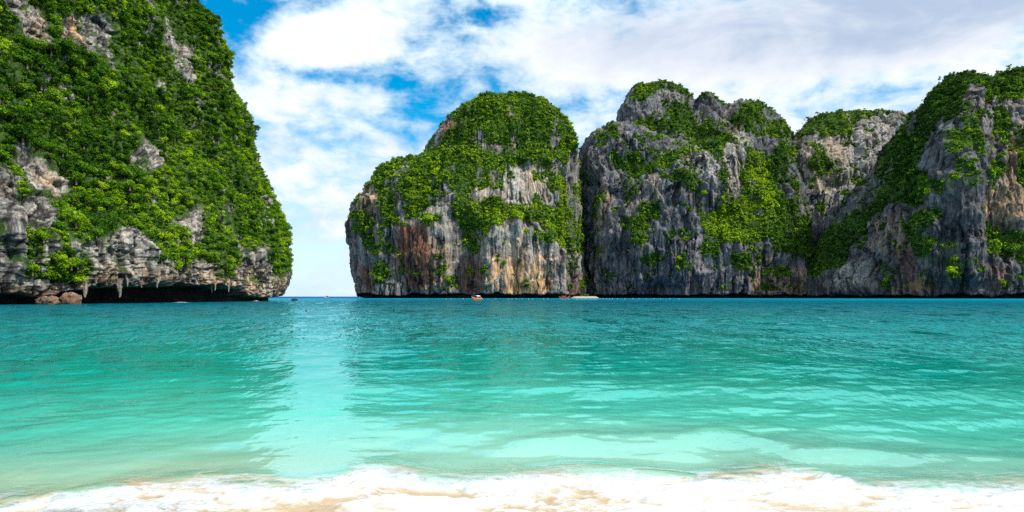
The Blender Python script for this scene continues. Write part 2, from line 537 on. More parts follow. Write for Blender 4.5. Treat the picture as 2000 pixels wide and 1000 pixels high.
class Cliff:
    """a displaced grid surface with maps; keeps what the planting needs"""
    def __init__(s, name, P, mat, veg, maps, disp, label, out_sign=1.0, wrap=False, cav_scale=1.0):
        n, m = P.shape[:2]
        N = grid_normals(P) * out_sign
        flat = P.reshape(-1, 3); nf = N.reshape(-1, 3)
        px, py = proj(flat)
        d, cav = disp(flat, px, py)
        V = flat + nf * d[:, None]
        V = V.astype(np.float32)
        N2 = (grid_normals(V.reshape(n, m, 3)) * out_sign).reshape(-1, 3)
        s.V, s.N = V, N2
        s.px, s.py = proj(V)
        wpx = px + 9 * fbm(flat, s_warp, 4, .6, 91); wpy = py + 9 * fbm(flat, s_warp, 4, .6, 95)
        s.veg = veg(wpx, wpy, flat, N2)
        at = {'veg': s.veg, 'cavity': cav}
        for k in ('warm', 'red', 'pale'):
            at[k] = maps[k].at(wpx, wpy) if k in maps else np.zeros(len(V))
        s.mesh = make_mesh(name, V, grid_quads(n, m, wrap), [mat], at)
        s.obj = tag(link(name, s.mesh), label, 'cliff', None, 'structure')
        s.n, s.m = n, m
    def sample(s, nmax, cell, front=-.25, minveg=.5, zmin=1.0):
        """random surface points where plants grow, weighted by area"""
        n, m = s.n, s.m
        V = s.V.reshape(n, m, 3)
        e1 = V[1:, :-1] - V[:-1, :-1]; e2 = V[:-1, 1:] - V[:-1, :-1]
        A = np.linalg.norm(np.cross(e1, e2), axis=-1)
        vg = s.veg.reshape(n, m)[:-1, :-1]
        N = s.N.reshape(n, m, 3)[:-1, :-1]
        C = V[:-1, :-1]
        view = C - np.array([0, 0, H]); view = view / np.linalg.norm(view, axis=-1, keepdims=True)
        face = -(N * view).sum(-1)
        pxx, _ = proj(C)
        ok = (vg > minveg) & (face > front) & (C[..., 2] > zmin) & (pxx > -350) & (pxx < 2300) & (C[..., 2] < wz(-220, C[..., 1]))
        wgt = np.where(ok, A, 0).ravel()
        k = rng.choice(len(wgt), nmax, p=wgt / wgt.sum())
        i, j = k // (m - 1), k % (m - 1)
        P = V[i, j] + e1[i, j] * rng.random((nmax, 1)) + e2[i, j] * rng.random((nmax, 1))
        keep = thin(P, cell)
        return P[keep], N[i[keep], j[keep]], k[keep]

s_warp = (.05, .05, .05)

# ================================================================== HEADLAND (near, left)
base_pts = [(-330, 190), (-290, 122), (-200, 108), (-150, 113), (wx(-200, 119), 119), (wx(0, 130), 130), (wx(100, 138), 138),
            (wx(200, 149), 149), (wx(300, 166), 166), (wx(400, 191), 191), (wx(480, 214), 214), (wx(540, 232), 232),
            (-79.5, 243), (-80, 251), (-86, 262), (-105, 280), (-150, 300), (-230, 310), (-320, 290), (-335, 230)]
bp = np.array(base_pts + [base_pts[0]], float)
dd = np.r_[0, np.cumsum(np.linalg.norm(np.diff(bp, axis=0), axis=1))]
# fine sampling over the seen stretch, coarse elsewhere
i0, i1 = 4, 16
ss = np.concatenate([np.linspace(dd[0], dd[i0], 60)[:-1], np.linspace(dd[i0], dd[i1], 860), np.linspace(dd[i1], dd[-1], 60)[1:]])
fine_s = np.linspace(0, dd[-1], 3000)
cx = np.interp(fine_s, dd, bp[:, 0]); cy = np.interp(fine_s, dd, bp[:, 1])
def smooth_loop(a, r):
    k = np.ones(r) / r
    return np.convolve(np.r_[a[-r:], a, a[:r]], k, 'same')[r:-r]
cx = smooth_loop(smooth_loop(cx, 22), 22); cy = smooth_loop(smooth_loop(cy, 22), 22)
tx = np.gradient(cx); ty = np.gradient(cy); tl = np.hypot(tx, ty)
nx = smooth_loop(-ty / tl, 60); ny = smooth_loop(tx / tl, 60); nl = np.hypot(nx, ny); nx /= nl; ny /= nl
gx, gy, gnx, gny = (np.interp(ss, fine_s, a) for a in (cx, cy, nx, ny))
zz = np.concatenate([np.linspace(-4, 12, 110)[:-1], np.linspace(12, 112, 470)[:-1], np.linspace(112, 158, 40)])
SB = np.interp(zz, [-4, 0, 14, 24, 33, 46, 60, 85, 96, 107, 130, 150, 158], [0, 0, .3, 3.2, 6.5, 11.5, 16, 22, 27, 33, 52, 78, 100])
mult = np.interp(ss, [dd[4], dd[8], dd[12], dd[16]], [1.25, 1.2, 1.0, 1.0])
P = np.empty((len(ss), len(zz), 3))
P[..., 0] = gx[:, None] + gnx[:, None] * SB[None] * mult[:, None]
P[..., 1] = gy[:, None] + gny[:, None] * SB[None] * mult[:, None]
P[..., 2] = zz[None]

rockA = [
    ZA([(0, 0), (130, 0), (200, 40), (280, 100), (310, 180), (310, 300), (250, 300), (140, 240), (100, 150), (50, 110), (0, 60)]),
    ZA([(390, 140), (480, 100), (620, 90), (740, 170), (730, 230), (660, 280), (640, 350), (600, 360), (520, 340), (480, 290), (400, 250)]),
    ZA([(1030, 130), (1100, 120), (1130, 250), (1250, 500), (1235, 550), (1180, 450), (1080, 290), (1030, 220)]),
    ZA([(1165, 260), (1210, 290), (1240, 400), (1190, 370)]), ZA([(930, 20), (980, 20), (970, 90), (940, 70)]),
    ZA([(1350, 400), (1400, 420), (1440, 530), (1380, 480)]), ZA([(680, 370), (720, 370), (715, 520), (690, 430)]),
    ZA([(860, 890), (950, 900), (1000, 980), (960, 1000), (870, 1000)]), ZA([(1410, 700), (1440, 800), (1430, 830), (1400, 750)]),
    ZA([(1260, 640), (1320, 680), (1310, 720), (1270, 700)]), ZA([(970, 640), (1000, 640), (1000, 690), (960, 690)]),
    ZA([(90, 900), (200, 900), (260, 1010), (100, 1010)]),
    ZL([(100, 0), (250, 0), (380, 100), (450, 160), (500, 190), (430, 200), (360, 250), (330, 200), (200, 180), (150, 60)]),
    ZL([(170, 250), (280, 240), (340, 320), (370, 440), (230, 450), (200, 350)]),
    ZL([(-200, 20), (0, 50), (80, 150), (130, 280), (135, 680), (60, 850), (0, 900), (-200, 900)]),
    ZL([(520, 560), (600, 520), (700, 520), (710, 460), (800, 450), (850, 520), (920, 600), (860, 620), (850, 680), (1000, 715), (1100, 735),
        (1110, 670), (1150, 650), (1280, 670), (1350, 770), (1400, 770), (1430, 690), (1500, 620), (1540, 580), (1600, 680), (1640, 750),
        (1780, 765), (1800, 960), (-100, 960), (0, 850), (100, 860), (250, 860), (480, 820), (550, 760)]),
    ZL([(790, 0), (880, 0), (950, 70), (920, 130), (880, 80), (780, 90)]),
    ZL([(1000, 400), (1100, 400), (1180, 560), (1120, 560), (1080, 500)]),
    ZL([(1130, 340), (1170, 350), (1200, 540), (1165, 540)]),
    ZL([(1405, 490), (1430, 490), (1440, 620), (1410, 600)]), ZL([(1350, 280), (1370, 280), (1385, 470), (1360, 440)]),
    ZL([(260, 540), (340, 540), (320, 610), (260, 600)]), ZL([(410, 540), (460, 540), (490, 630), (420, 610)]),
]
vegA_m = Map(1.0)
for q in rockA: vegA_m.poly(q, 0.0)
for q in ([(690, 590), (770, 650), (760, 770), (720, 740)], [(100, 640), (540, 640), (550, 740), (450, 800), (250, 850), (100, 800)],
          [(1000, 725), (1130, 740), (1140, 790), (1060, 780)], [(1250, 700), (1320, 720), (1310, 800), (1270, 780)],
          [(600, 540), (640, 540), (640, 570), (600, 570)], [(1510, 700), (1580, 700), (1570, 750), (1520, 750)],
          [(1230, 620), (1420, 640), (1400, 740), (1330, 740)], [(20, 440), (60, 440), (60, 620), (20, 640)]):
    vegA_m.poly(ZL(q), 1.0)
vegA_m.g = _blur(vegA_m.g, 4)
mapsA = {
    'warm': Map().poly(ZA([(160, 100), (280, 110), (300, 250), (210, 280)]), .7, 3).poly(ZA([(470, 90), (545, 100), (530, 340), (470, 300)]), 1, 3)
        .poly(ZA([(390, 220), (440, 220), (440, 270), (400, 260)]), 1, 2).poly(ZL([(240, 60), (400, 100), (380, 180), (250, 130)]), .6, 3)
        .poly(ZL([(0, 180), (70, 180), (100, 330), (30, 320)]), .6, 3)
        .poly(ZL([(500, 690), (1450, 700), (1800, 740), (1800, 960), (-100, 960), (-100, 800), (300, 850)]), .55, 5),
    'red': Map().poly(ZL([(-100, 810), (420, 850), (480, 960), (-100, 960)]), .75, 4),
    'pale': Map().poly(ZL([(520, 440), (900, 440), (900, 720), (520, 720)]), .45, 5).poly(ZL([(980, 330), (1220, 330), (1220, 580), (980, 580)]), .6, 4)
        .poly(ZL([(770, -10), (960, -10), (960, 140), (770, 140)]), .8, 4).poly(ZL([(90, 0), (450, 0), (450, 250), (150, 250)]), .5, 4)
        .poly(ZA([(1020, 110), (1450, 110), (1450, 550), (1020, 550)]), .4, 5),
}
reliefA = Map()
for q in rockA[:14]: reliefA.poly(q, -1.1, 3, True)
reliefA.poly(ZL([(520, 560), (700, 520), (710, 460), (800, 450), (920, 600), (1000, 715), (1100, 735), (1100, 800), (500, 800)]), 1.2, 4, True)
reliefA.poly(ZL([(135, 260), (250, 240), (240, 640), (130, 640)]), -3.0, 5, True)
reliefA.poly(ZL([(-200, 20), (60, 120), (120, 280), (120, 680), (60, 850), (-200, 900)]), 2.0, 4, True)

def dispA(p, px, py):
    bulk = fbm(p, (1 / 17, 1 / 17, 1 / 12), 3, .5, 3)
    col_ = billow(p + 1.6 * np.stack([fbm(p, 1 / 7, 2, .5, 23), fbm(p, 1 / 7, 2, .5, 25), 0 * px], -1), (1 / 6, 1 / 6, 1 / 22), 2, .55, 21)
    g1, id1 = cells(p + 1.3 * np.stack([fbm(p, 1 / 4, 2, .5, 123), fbm(p, 1 / 4, 2, .5, 125), .6 * fbm(p, 1 / 4, 2, .5, 127)], -1), (3.2, 3.2, 14), 5)
    g2, id2 = cells(p + .4 * np.stack([fbm(p, 1 / 2, 2, .5, 133), fbm(p, 1 / 2, 2, .5, 135), fbm(p, 1 / 2, 2, .5, 137)], -1), (1.3, 1.3, 1.6), 15)
    g3, id3 = cells(p + .8 * np.stack([fbm(p, 1 / 3, 2, .5, 143), fbm(p, 1 / 3, 2, .5, 145), fbm(p, 1 / 3, 2, .5, 147)], -1), (3.2, 3.2, .9), 25)
    bed = fbm(p, (1 / 4.5, 1 / 4.5, 1 / 1.0), 4, .6, 31)
    small = fbm(p, (1 / 1.6, 1 / 1.6, 1 / 1.8), 3, .5, 41)
    z = p[:, 2]
    lim = 1 - sstep(z, 112, 120)
    d = 4.6 * bulk + (1.6 * (col_ - .5) + 1.5 * id1 + .7 * (sstep(g1, 0, .1) - .8) + .45 * id2 + .65 * id3 + .4 * bed + .4 * small) * lim + reliefA.at(px, py)
    tip = sstep(px, 505, 560)
    d = d * (1 - .55 * tip)
    # the sea has cut a deep notch under the wall; its roof is ragged
    roof = np.interp(px, [0, 100, 150, 200, 300, 400, 468, 480, 520, 560, 580], [1.6, 1.9, 3.0, 4.0, 4.5, 4.9, 4.8, 1.9, 1.4, 2.3, 2.8])
    roof = roof + 1.3 * fbm(p * np.array([1, 1, 0]), (1 / 4.0, 1 / 4.0, 1), 3, .55, 51)
    deep = np.interp(px, [0, 140, 170, 300, 460, 475, 520, 580], [4.5, 5, 9, 12, 9, 5, 4, 5.5])
    d = d - deep * sstep(roof - z, -.05, .5)
    # under the tip the rock leans out over the water
    d = d - tip * 3.0 * sstep(z, 7.5, 1.0)
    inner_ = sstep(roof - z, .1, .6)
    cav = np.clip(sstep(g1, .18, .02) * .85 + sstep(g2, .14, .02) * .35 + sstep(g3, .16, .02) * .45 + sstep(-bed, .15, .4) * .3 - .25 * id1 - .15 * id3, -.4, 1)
    cav = np.maximum(cav, 1.12 * inner_)  # the notch's deep shade is painted in as near-black rock
    return d, cav
def vegA(px, py, p, n):
    v = vegA_m.at(px, py)
    tuft = fbm(p, (1 / 3.5, 1 / 3.5, 1 / 3.0), 3, .5, 61)
    v = np.maximum(v, sstep(tuft + .25 * n[:, 2], .30, .42) * .8)
    v = v - 1.3 * sstep(-fbm(p, (1 / 4.0, 1 / 4.0, 1 / 9), 3, .5, 66), .27, .42) * (n[:, 2] < .45)
    return np.where((p[:, 2] < 5) , np.minimum(v, .3), v)
s_warp = (.14, .14, .14)
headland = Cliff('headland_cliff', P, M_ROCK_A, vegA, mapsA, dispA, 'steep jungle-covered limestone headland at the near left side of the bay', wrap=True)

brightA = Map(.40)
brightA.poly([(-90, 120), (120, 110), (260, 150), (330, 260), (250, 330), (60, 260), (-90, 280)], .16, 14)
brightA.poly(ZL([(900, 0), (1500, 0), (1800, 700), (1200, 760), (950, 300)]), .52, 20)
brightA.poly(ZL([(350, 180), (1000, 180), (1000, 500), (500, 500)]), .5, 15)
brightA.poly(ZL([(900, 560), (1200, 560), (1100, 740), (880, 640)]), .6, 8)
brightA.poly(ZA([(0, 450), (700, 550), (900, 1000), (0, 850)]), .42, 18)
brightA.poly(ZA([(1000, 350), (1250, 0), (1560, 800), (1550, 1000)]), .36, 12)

protoA = [crown_proto(120, .19, 7, .8, s) for s in range(7)]
protoA2 = [crown_proto(430, .105, 11, .75, 30 + s) for s in range(6)]
pos, nrm, _ = headland.sample(150000, 1.38, front=-.2, minveg=.90)
ppx, ppy = proj(pos)
rad = (.5 + 1.2 * rng.random(len(pos)) ** 2.4) * (1 + .5 * fbm(pos, 1 / 13, 2, .5, 71))
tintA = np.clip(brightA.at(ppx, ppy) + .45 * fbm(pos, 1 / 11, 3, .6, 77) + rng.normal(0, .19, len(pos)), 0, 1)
# the 240 biggest crowns seen become trees of their own; the rest reads as one jungle
face = -(nrm * (pos - [0, 0, H]) / np.linalg.norm(pos - [0, 0, H], axis=1, keepdims=True)).sum(1)
inview = (ppx > 4) & (ppx < 590) & (ppy > 4) & (ppy < 560) & (face > .12)
score = np.where(inview, rad / pos[:, 1] * rng.uniform(.8, 1.2, len(pos)), -1)
cand = np.argsort(-score)[:900]
cand = cand[thin(pos[cand], 4.6)][:240]
big = np.zeros(len(pos), bool); big[cand] = True
print('A crowns', len(pos), 'trees', big.sum())
smallc = ~big & (rad < 1.1); largec = ~big & (rad >= 1.1)
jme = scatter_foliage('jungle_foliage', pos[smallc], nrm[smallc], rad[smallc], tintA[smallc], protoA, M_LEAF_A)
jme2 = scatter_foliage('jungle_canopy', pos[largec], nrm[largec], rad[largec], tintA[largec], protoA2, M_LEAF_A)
tag(link('jungle_canopy', jme2), 'larger rounded tree crowns standing out of the jungle on the near headland', 'foliage', None, 'stuff')
tag(link('jungle_foliage', jme), 'dense green jungle foliage covering the steep near headland', 'foliage', None, 'stuff')

# --- individual trees
def tube(path, radii, sides=6):
    path = np.array(path, float); n = len(path)
    V = []
    for i in range(n):
        t = path[min(i + 1, n - 1)] - path[max(i - 1, 0)]; t = t / np.linalg.norm(t)
        a = np.cross(t, [.3, .9, .1]); a /= np.linalg.norm(a); b = np.cross(t, a)
        for k in range(sides):
            th = 2 * math.pi * k / sides
            V.append(path[i] + radii[i] * (math.cos(th) * a + math.sin(th) * b))
    Q = []
    for i in range(n - 1):
        for k in range(sides):
            Q.append((i * sides + k, i * sides + (k + 1) % sides, (i + 1) * sides + (k + 1) % sides, (i + 1) * sides + k))
    return np.array(V), np.array(Q)
def merge(parts):
    V, Q, o = [], [], 0
    for v, q in parts:
        V.append(np.asarray(v, float)); Q.append(np.asarray(q) + o); o += len(v)
    return np.concatenate(V), np.concatenate(Q)
def trunk_mesh(seed):
    r = np.random.default_rng(seed)
    bend = r.normal(0, .12, 2)
    path = [(0, 0, -.9), (bend[0] * .3, bend[1] * .3, -.3), (bend[0], bend[1], .2), (bend[0] * 1.4, bend[1] * 1.4, .55)]
    parts = [tube(path, [.12, .09, .07, .03])]
    for k in range(4):
        a = k * 1.6 + r.uniform(0, .6)
        s = np.array(path[1 + k % 2]) + [0, 0, .2]
        e = s + np.array([math.cos(a) * .55, math.sin(a) * .55, .42])
        parts.append(tube([s, (s + e) / 2 + [0, 0, -.04], e], [.05, .035, .012], 5))
    return make_mesh('trunk', *merge(parts), [M_BARK])
TINTS = [('dark green', .12), ('mid green', .38), ('fresh green', .58), ('yellow-green', .85)]
crown_meshes = {}
for ti, (_, tv) in enumerate(TINTS):
    for k in range(3):
        pr = crown_proto(640, .095, 13, .8, 100 + k)
        V = pr.reshape(-1, 3)
        jit = np.repeat(np.random.default_rng(k).uniform(0, 1, len(pr)), 4)
        crown_meshes[ti, k] = make_mesh('crown', V, np.arange(len(V)).reshape(-1, 4), [M_LEAF_A], {'tint': np.full(len(V), tv), 'leaf': jit})
trunk_meshes = [trunk_mesh(k) for k in range(3)]
def tree(at, r, ti, k, label, group=None, name='jungle_tree', cat='tree', rz=None):
    o = bpy.data.objects.new(name, None); COL.objects.link(o)
    o.location = at; o.scale = (r, r, r * random.uniform(.85, 1.15)); o.rotation_euler.z = random.uniform(0, 6.28) if rz is None else rz
    tag(o, label, cat, group)
    link('trunk', trunk_meshes[k], o); link('crown', crown_meshes[ti, k], o)
    return o
def zoneA(x, y):
    edge = np.interp(y, [0, 60, 125, 230, 330, 400, 450, 500, 560], [372, 430, 450, 475, 500, 530, 550, 570, 572])
    if x > edge - 34: return 'on the right edge of the headland against the sky'
    if y < 150: return 'near the top of the frame on the headland' if x > 230 else 'between the orange rock scars high on the headland'
    if y < 310: return 'on the middle slope of the headland'
    if y < 430: return 'on the lower middle slope of the headland'
    return 'just above the grey rock band at the foot of the headland'
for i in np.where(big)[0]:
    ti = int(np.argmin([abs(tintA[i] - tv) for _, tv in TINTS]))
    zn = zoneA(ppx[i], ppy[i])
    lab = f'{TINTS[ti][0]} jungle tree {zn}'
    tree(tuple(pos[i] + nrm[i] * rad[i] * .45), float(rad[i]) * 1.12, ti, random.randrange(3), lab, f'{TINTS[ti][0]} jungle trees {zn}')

# ================================================================== ISLAND ROCK (centre)
LB = [(712, 590), (705, 578), (698, 545), (690, 500), (685, 440), (692, 405), (712, 372), (728, 345), (752, 328), (775, 315), (808, 302), (822, 292), (830, 277), (850, 252), (880, 226),
      (906, 203), (925, 195), (948, 187), (985, 181), (1012, 178)]
RB = [(1144, 590), (1143, 578), (1139, 500), (1133, 430), (1129, 370), (1125, 320), (1121, 285), (1115, 258), (1105, 235), (1085, 212), (1058, 190), (1030, 181), (1014, 178)]
LB = [(x + 15 * math.exp(-((y - 300) / 75) ** 2), y + 9 * (590 - y) / 412) for x, y in LB]; RB = [(x, y + 9 * (590 - y) / 412) for x, y in RB]
YB = 705.0
zt = wz(187, YB)
vv = np.linspace(0, 1, 470)
zb = -4 + (zt + 4) * (1 - (1 - vv) ** 1.35)
lz = np.array([wz(q[1], YB) for q in LB]); rz_ = np.array([wz(q[1], YB) for q in RB])
xl = np.interp(zb, lz, [wx(q[0], YB) for q in LB]); xr = np.interp(zb, rz_, [wx(q[0], YB) for q in RB])
def sm(a, n=4):
    for _ in range(n): a[1:-1] = (a[:-2] + 2 * a[1:-1] + a[2:]) / 4
    return a
xl, xr = sm(xl), sm(xr)
tt = np.concatenate([np.linspace(-.5, math.pi + .5, 800), np.linspace(math.pi + .5, 2 * math.pi - .5, 90)[1:-1]])
xc, rx = (xl + xr) / 2, (xr - xl) / 2
ry = 62 * (rx / rx.max()) ** .8
ct, st = np.cos(tt), np.sin(tt)
e = 2 / 2.6
P = np.empty((len(tt), len(vv), 3))
P[..., 0] = xc[None] - (np.sign(ct) * np.abs(ct) ** e)[:, None] * rx[None]
P[..., 1] = YB - (np.sign(st) * np.abs(st) ** e)[:, None] * ry[None]
P[..., 2] = zb[None]
vegB_m = Map(0.0)
for q in (
    [(190, 395), (235, 360), (335, 325), (380, 330), (400, 270), (480, 240), (560, 205), (480, 195), (545, 105), (640, 70), (790, 45), (870, 70), (945, 125), (1010, 220), (1020, 300),
     (1005, 370), (985, 400), (930, 390), (900, 370), (820, 358), (760, 368), (735, 385), (720, 430), (690, 450), (660, 480), (600, 470), (560, 500),
     (520, 490), (470, 480), (440, 450), (400, 500), (385, 560), (340, 600), (320, 620), (290, 600), (270, 540), (250, 500), (200, 480)],
    [(75, 560), (130, 600), (180, 650), (200, 700), (190, 760), (150, 750), (110, 740), (80, 650)],
    [(150, 420), (190, 400), (250, 500), (250, 640), (190, 650), (180, 560)],
    [(170, 780), (210, 760), (200, 860), (180, 920), (150, 860)], [(360, 600), (450, 585), (440, 640), (380, 660)],
    [(510, 590), (560, 560), (640, 550), (690, 530), (720, 570), (800, 570), (880, 560), (940, 580), (985, 640), (1070, 700), (1070, 740), (1000, 740),
     (970, 760), (940, 700), (920, 640), (880, 640), (840, 610), (780, 600), (740, 610), (700, 590), (650, 640), (620, 700), (600, 760), (560, 760), (550, 680), (520, 620)],
    [(930, 440), (1000, 430), (1035, 560), (1060, 690), (1010, 640), (985, 560), (950, 520)], [(440, 870), (510, 850), (510, 900), (470, 910)],
    [(500, 510), (570, 500), (560, 560), (520, 580)], [(370, 540), (420, 540), (400, 570), (370, 570)], [(830, 660), (890, 690), (880, 730), (840, 700)],
    [(900, 650), (930, 660), (940, 740), (910, 720)], [(960, 800), (985, 800), (980, 850), (960, 850)],
): vegB_m.poly(ZB(q), 1.0)
for q in ([(360, 325), (375, 285), (420, 240), (480, 225), (470, 260), (430, 300), (395, 325)], [(600, 290), (740, 300), (740, 340), (650, 335), (600, 315)], [(470, 370), (510, 370), (510, 450), (480, 440)]):
    vegB_m.poly(ZB(q), 0.0)
for q in ([(500, 590), (560, 555), (640, 545), (690, 525), (720, 560), (800, 560), (880, 550), (950, 575), (1000, 640), (1075, 700), (1075, 760), (1000, 750), (940, 710), (900, 660), (840, 620), (740, 620), (650, 650), (610, 770), (560, 770), (545, 680)],
          [(930, 430), (1005, 420), (1040, 560), (1070, 700), (1005, 640), (980, 560), (945, 520)]):
    vegB_m.poly(ZB(q), 1.35)
mapsB = {
    'red': Map().poly(ZB([(250, 640), (400, 640), (420, 900), (300, 920), (250, 800)]), 1, 3).poly(ZB([(80, 800), (150, 860), (160, 930), (110, 940), (70, 800)]), .9, 3)
        .poly(ZB([(520, 800), (640, 800), (630, 940), (530, 940)]), .85, 4).poly(ZB([(470, 205), (550, 200), (540, 250), (450, 260)]), .9, 2).poly(ZB([(960, 850), (1080, 850), (1080, 950), (960, 950)]), .5, 3),
    'warm': Map().poly(ZB([(660, 790), (890, 770), (910, 940), (680, 955)]), 1, 3).poly(ZB([(720, 700), (840, 700), (860, 800), (740, 800)]), .5, 4)
        .poly(ZB([(400, 700), (480, 700), (480, 930), (390, 930)]), .6, 4).poly(ZB([(820, 380), (950, 400), (920, 480), (820, 470)]), .6, 4).poly(ZB([(80, 480), (170, 500), (170, 570), (110, 600)]), .7, 3)
        .poly(ZB([(540, 540), (700, 450), (720, 540), (560, 600)]), .4, 3),
    'pale': Map().poly(ZB([(700, 370), (940, 380), (930, 570), (720, 570)]), .85, 4).poly(ZB([(520, 500), (700, 450), (720, 540), (560, 600)]), .6, 3)
        .poly(ZB([(640, 620), (960, 620), (960, 950), (640, 950)]), .4, 4).poly(ZB([(380, 560), (500, 560), (480, 700), (380, 680)]), .5, 3),
}
reliefB = Map()
reliefB.poly(ZB([(630, 700), (655, 650), (690, 585), (712, 660), (745, 640), (775, 595), (800, 670), (838, 620), (868, 690), (905, 655), (925, 720), (962, 770), (975, 960), (630, 960)]), 17, 2, True)
reliefB.poly(ZB([(742, 660), (758, 660), (775, 940), (740, 940)]), -6, 2, True)
reliefB.poly(ZB([(852, 700), (868, 700), (890, 940), (858, 940)]), -5, 2, True)
reliefB.poly(ZB([(500, 600), (560, 590), (620, 700), (625, 950), (500, 950)]), -7, 4, True)
reliefB.poly(ZB([(740, 350), (940, 370), (930, 570), (730, 565)]), -6, 3, True)
reliefB.poly(ZB([(360, 600), (480, 560), (480, 950), (380, 950)]), 5, 5, True)
reliefB.poly(ZB([(200, 640), (260, 620), (300, 930), (180, 930)]), -4, 4, True)
reliefB.poly(ZB([(980, 400), (1010, 440), (1020, 950), (975, 950)]), -7, 3, True)

def ledges(p, period, seed, slant=1.2):
    """rises outward up the wall, then steps back in a ledge"""
    u = p[:, 2] / period + slant * fbm(p * np.array([1, 1, .35]), (1 / 26, 1 / 26, 1 / 26), 3, .55, seed)
    f = u - np.floor(u)
    return np.where(f < .84, f / .84, 1 - (f - .84) / .16)
def far_disp(relief, amp=1.0, seed=0, notch=3.2, led=2.6):
    def f(p, px, py):
        w_ = np.stack([fbm(p, 1 / 30, 3, .5, 81 + seed), fbm(p, 1 / 30, 3, .5, 84 + seed), 0 * px], -1) * 7
        pw_ = p + w_
        bulk = fbm(p, (1 / 42, 1 / 42, 1 / 50), 3, .5, 3 + seed)
        c1 = billow(pw_, (1 / 16, 1 / 16, 1 / 110), 2, .5, 21 + seed, .45)
        g1, id1 = cells(p + .55 * w_ + 2.5 * np.stack([fbm(p, (1 / 5, 1 / 5, 1 / 9), 2, .6, 61 + seed), fbm(p, (1 / 5, 1 / 5, 1 / 9), 2, .6, 63 + seed), 0 * px], -1), (7.0, 7.0, 75), 5 + seed)
        g2, id2 = cells(p + .4 * w_, (2.6, 2.6, 24), 15 + seed)
        rough_ = .35 + .65 * sstep(fbm(p, 1 / 38, 2, .5, 95 + seed), -.25, .3)
        fl = ridged(p + .5 * w_, (1 / 4.0, 1 / 4.0, 1 / 45), 3, .6, 31 + seed)
        blk = fbm(p, (1 / 6, 1 / 6, 1 / 12), 4, .65, 41 + seed)
        lg = ledges(p, 24, 45 + seed)
        z = p[:, 2]
        rx_ = px + 9 * fbm(p, 1 / 16, 3, .6, 87 + seed); ry_ = py + 14 * fbm(p * np.array([1, 1, .3]), 1 / 9, 3, .6, 89 + seed)
        d = amp * (6.0 * bulk + 5.0 * (c1 - .7) + rough_ * (4.6 * id1 + 1.5 * id2 + 1.5 * (sstep(g1, 0, .09) - .8)) + 2.1 * fl + 2.2 * blk + led * (lg - .5)) + relief.at(rx_, ry_)
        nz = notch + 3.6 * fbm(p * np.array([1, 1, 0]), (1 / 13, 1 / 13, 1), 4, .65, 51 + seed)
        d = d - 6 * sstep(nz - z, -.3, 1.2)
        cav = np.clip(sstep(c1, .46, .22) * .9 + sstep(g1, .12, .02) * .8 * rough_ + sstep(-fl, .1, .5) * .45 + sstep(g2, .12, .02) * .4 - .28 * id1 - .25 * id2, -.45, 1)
        cav = np.maximum(cav, 1.12 * sstep(nz + 1.0 - z, -.8, .6))  # waterline notch coloured dark to imitate its shade
        return d, cav
    return f
def far_veg(mp, tuft_amt=.34, seed=0):
    def f(px, py, p, n):
        v = mp.at(px, py) + .55 * fbm(p, (1 / 7, 1 / 7, 1 / 9), 3, .6, 68 + seed)
        tuft = fbm(p, (1 / 13, 1 / 13, 1 / 12), 4, .55, 61 + seed)
        v = np.maximum(v, sstep(tuft + .30 * n[:, 2], tuft_amt, tuft_amt + .1) * .85)
        v = v - .9 * sstep(-fbm(p, (1 / 15, 1 / 15, 1 / 30), 3, .5, 66 + seed), .26, .42) * (n[:, 2] < .5)
        return np.where(p[:, 2] < 7, np.minimum(v, .3), v)
    return f
s_warp = (.05, .05, .05)
for m_ in (vegB_m,): m_.g = _blur(m_.g, 4)
island = Cliff('island_rock', P, M_ROCK_B, far_veg(vegB_m, .36), mapsB, far_disp(reliefB, .8, 5), 'tall dome-shaped limestone rock with green cap in the middle of the bay mouth')

protoF = [crown_proto(64, .25, 6, .85, 200 + s) for s in range(10)]
def plant_far(cl, name, label, bright, n=120000, cell=2.3, r0=.8, r1=2.7, seed=0, base=.3):
    pos, nrm, _ = cl.sample(n, cell, front=-.12, zmin=5)
    qx, qy = proj(pos)
    rad = (r0 + (r1 - r0) * rng.random(len(pos)) ** 2) * (1 + .4 * fbm(pos, 1 / 25, 2, .5, 71 + seed))
    tint = np.clip(bright.at(qx, qy) + .5 * fbm(pos, 1 / 18, 4, .6, 77 + seed) + rng.normal(0, .17, len(pos)), 0, 1)
    print(name, len(pos))
    me = scatter_foliage(name, pos, nrm, rad, tint, protoF, M_LEAF_F, push=.15)
    return tag(link(name, me), label, 'foliage', None, 'stuff')
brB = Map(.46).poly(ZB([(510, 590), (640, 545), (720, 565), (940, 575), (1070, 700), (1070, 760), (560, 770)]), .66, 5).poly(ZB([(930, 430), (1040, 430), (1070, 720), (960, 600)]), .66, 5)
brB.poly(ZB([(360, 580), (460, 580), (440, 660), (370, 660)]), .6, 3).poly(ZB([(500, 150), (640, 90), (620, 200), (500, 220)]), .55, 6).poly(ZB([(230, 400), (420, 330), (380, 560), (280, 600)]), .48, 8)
plant_far(island, 'island_foliage', 'green trees and shrubs capping the dome-shaped island rock', brB, seed=1)

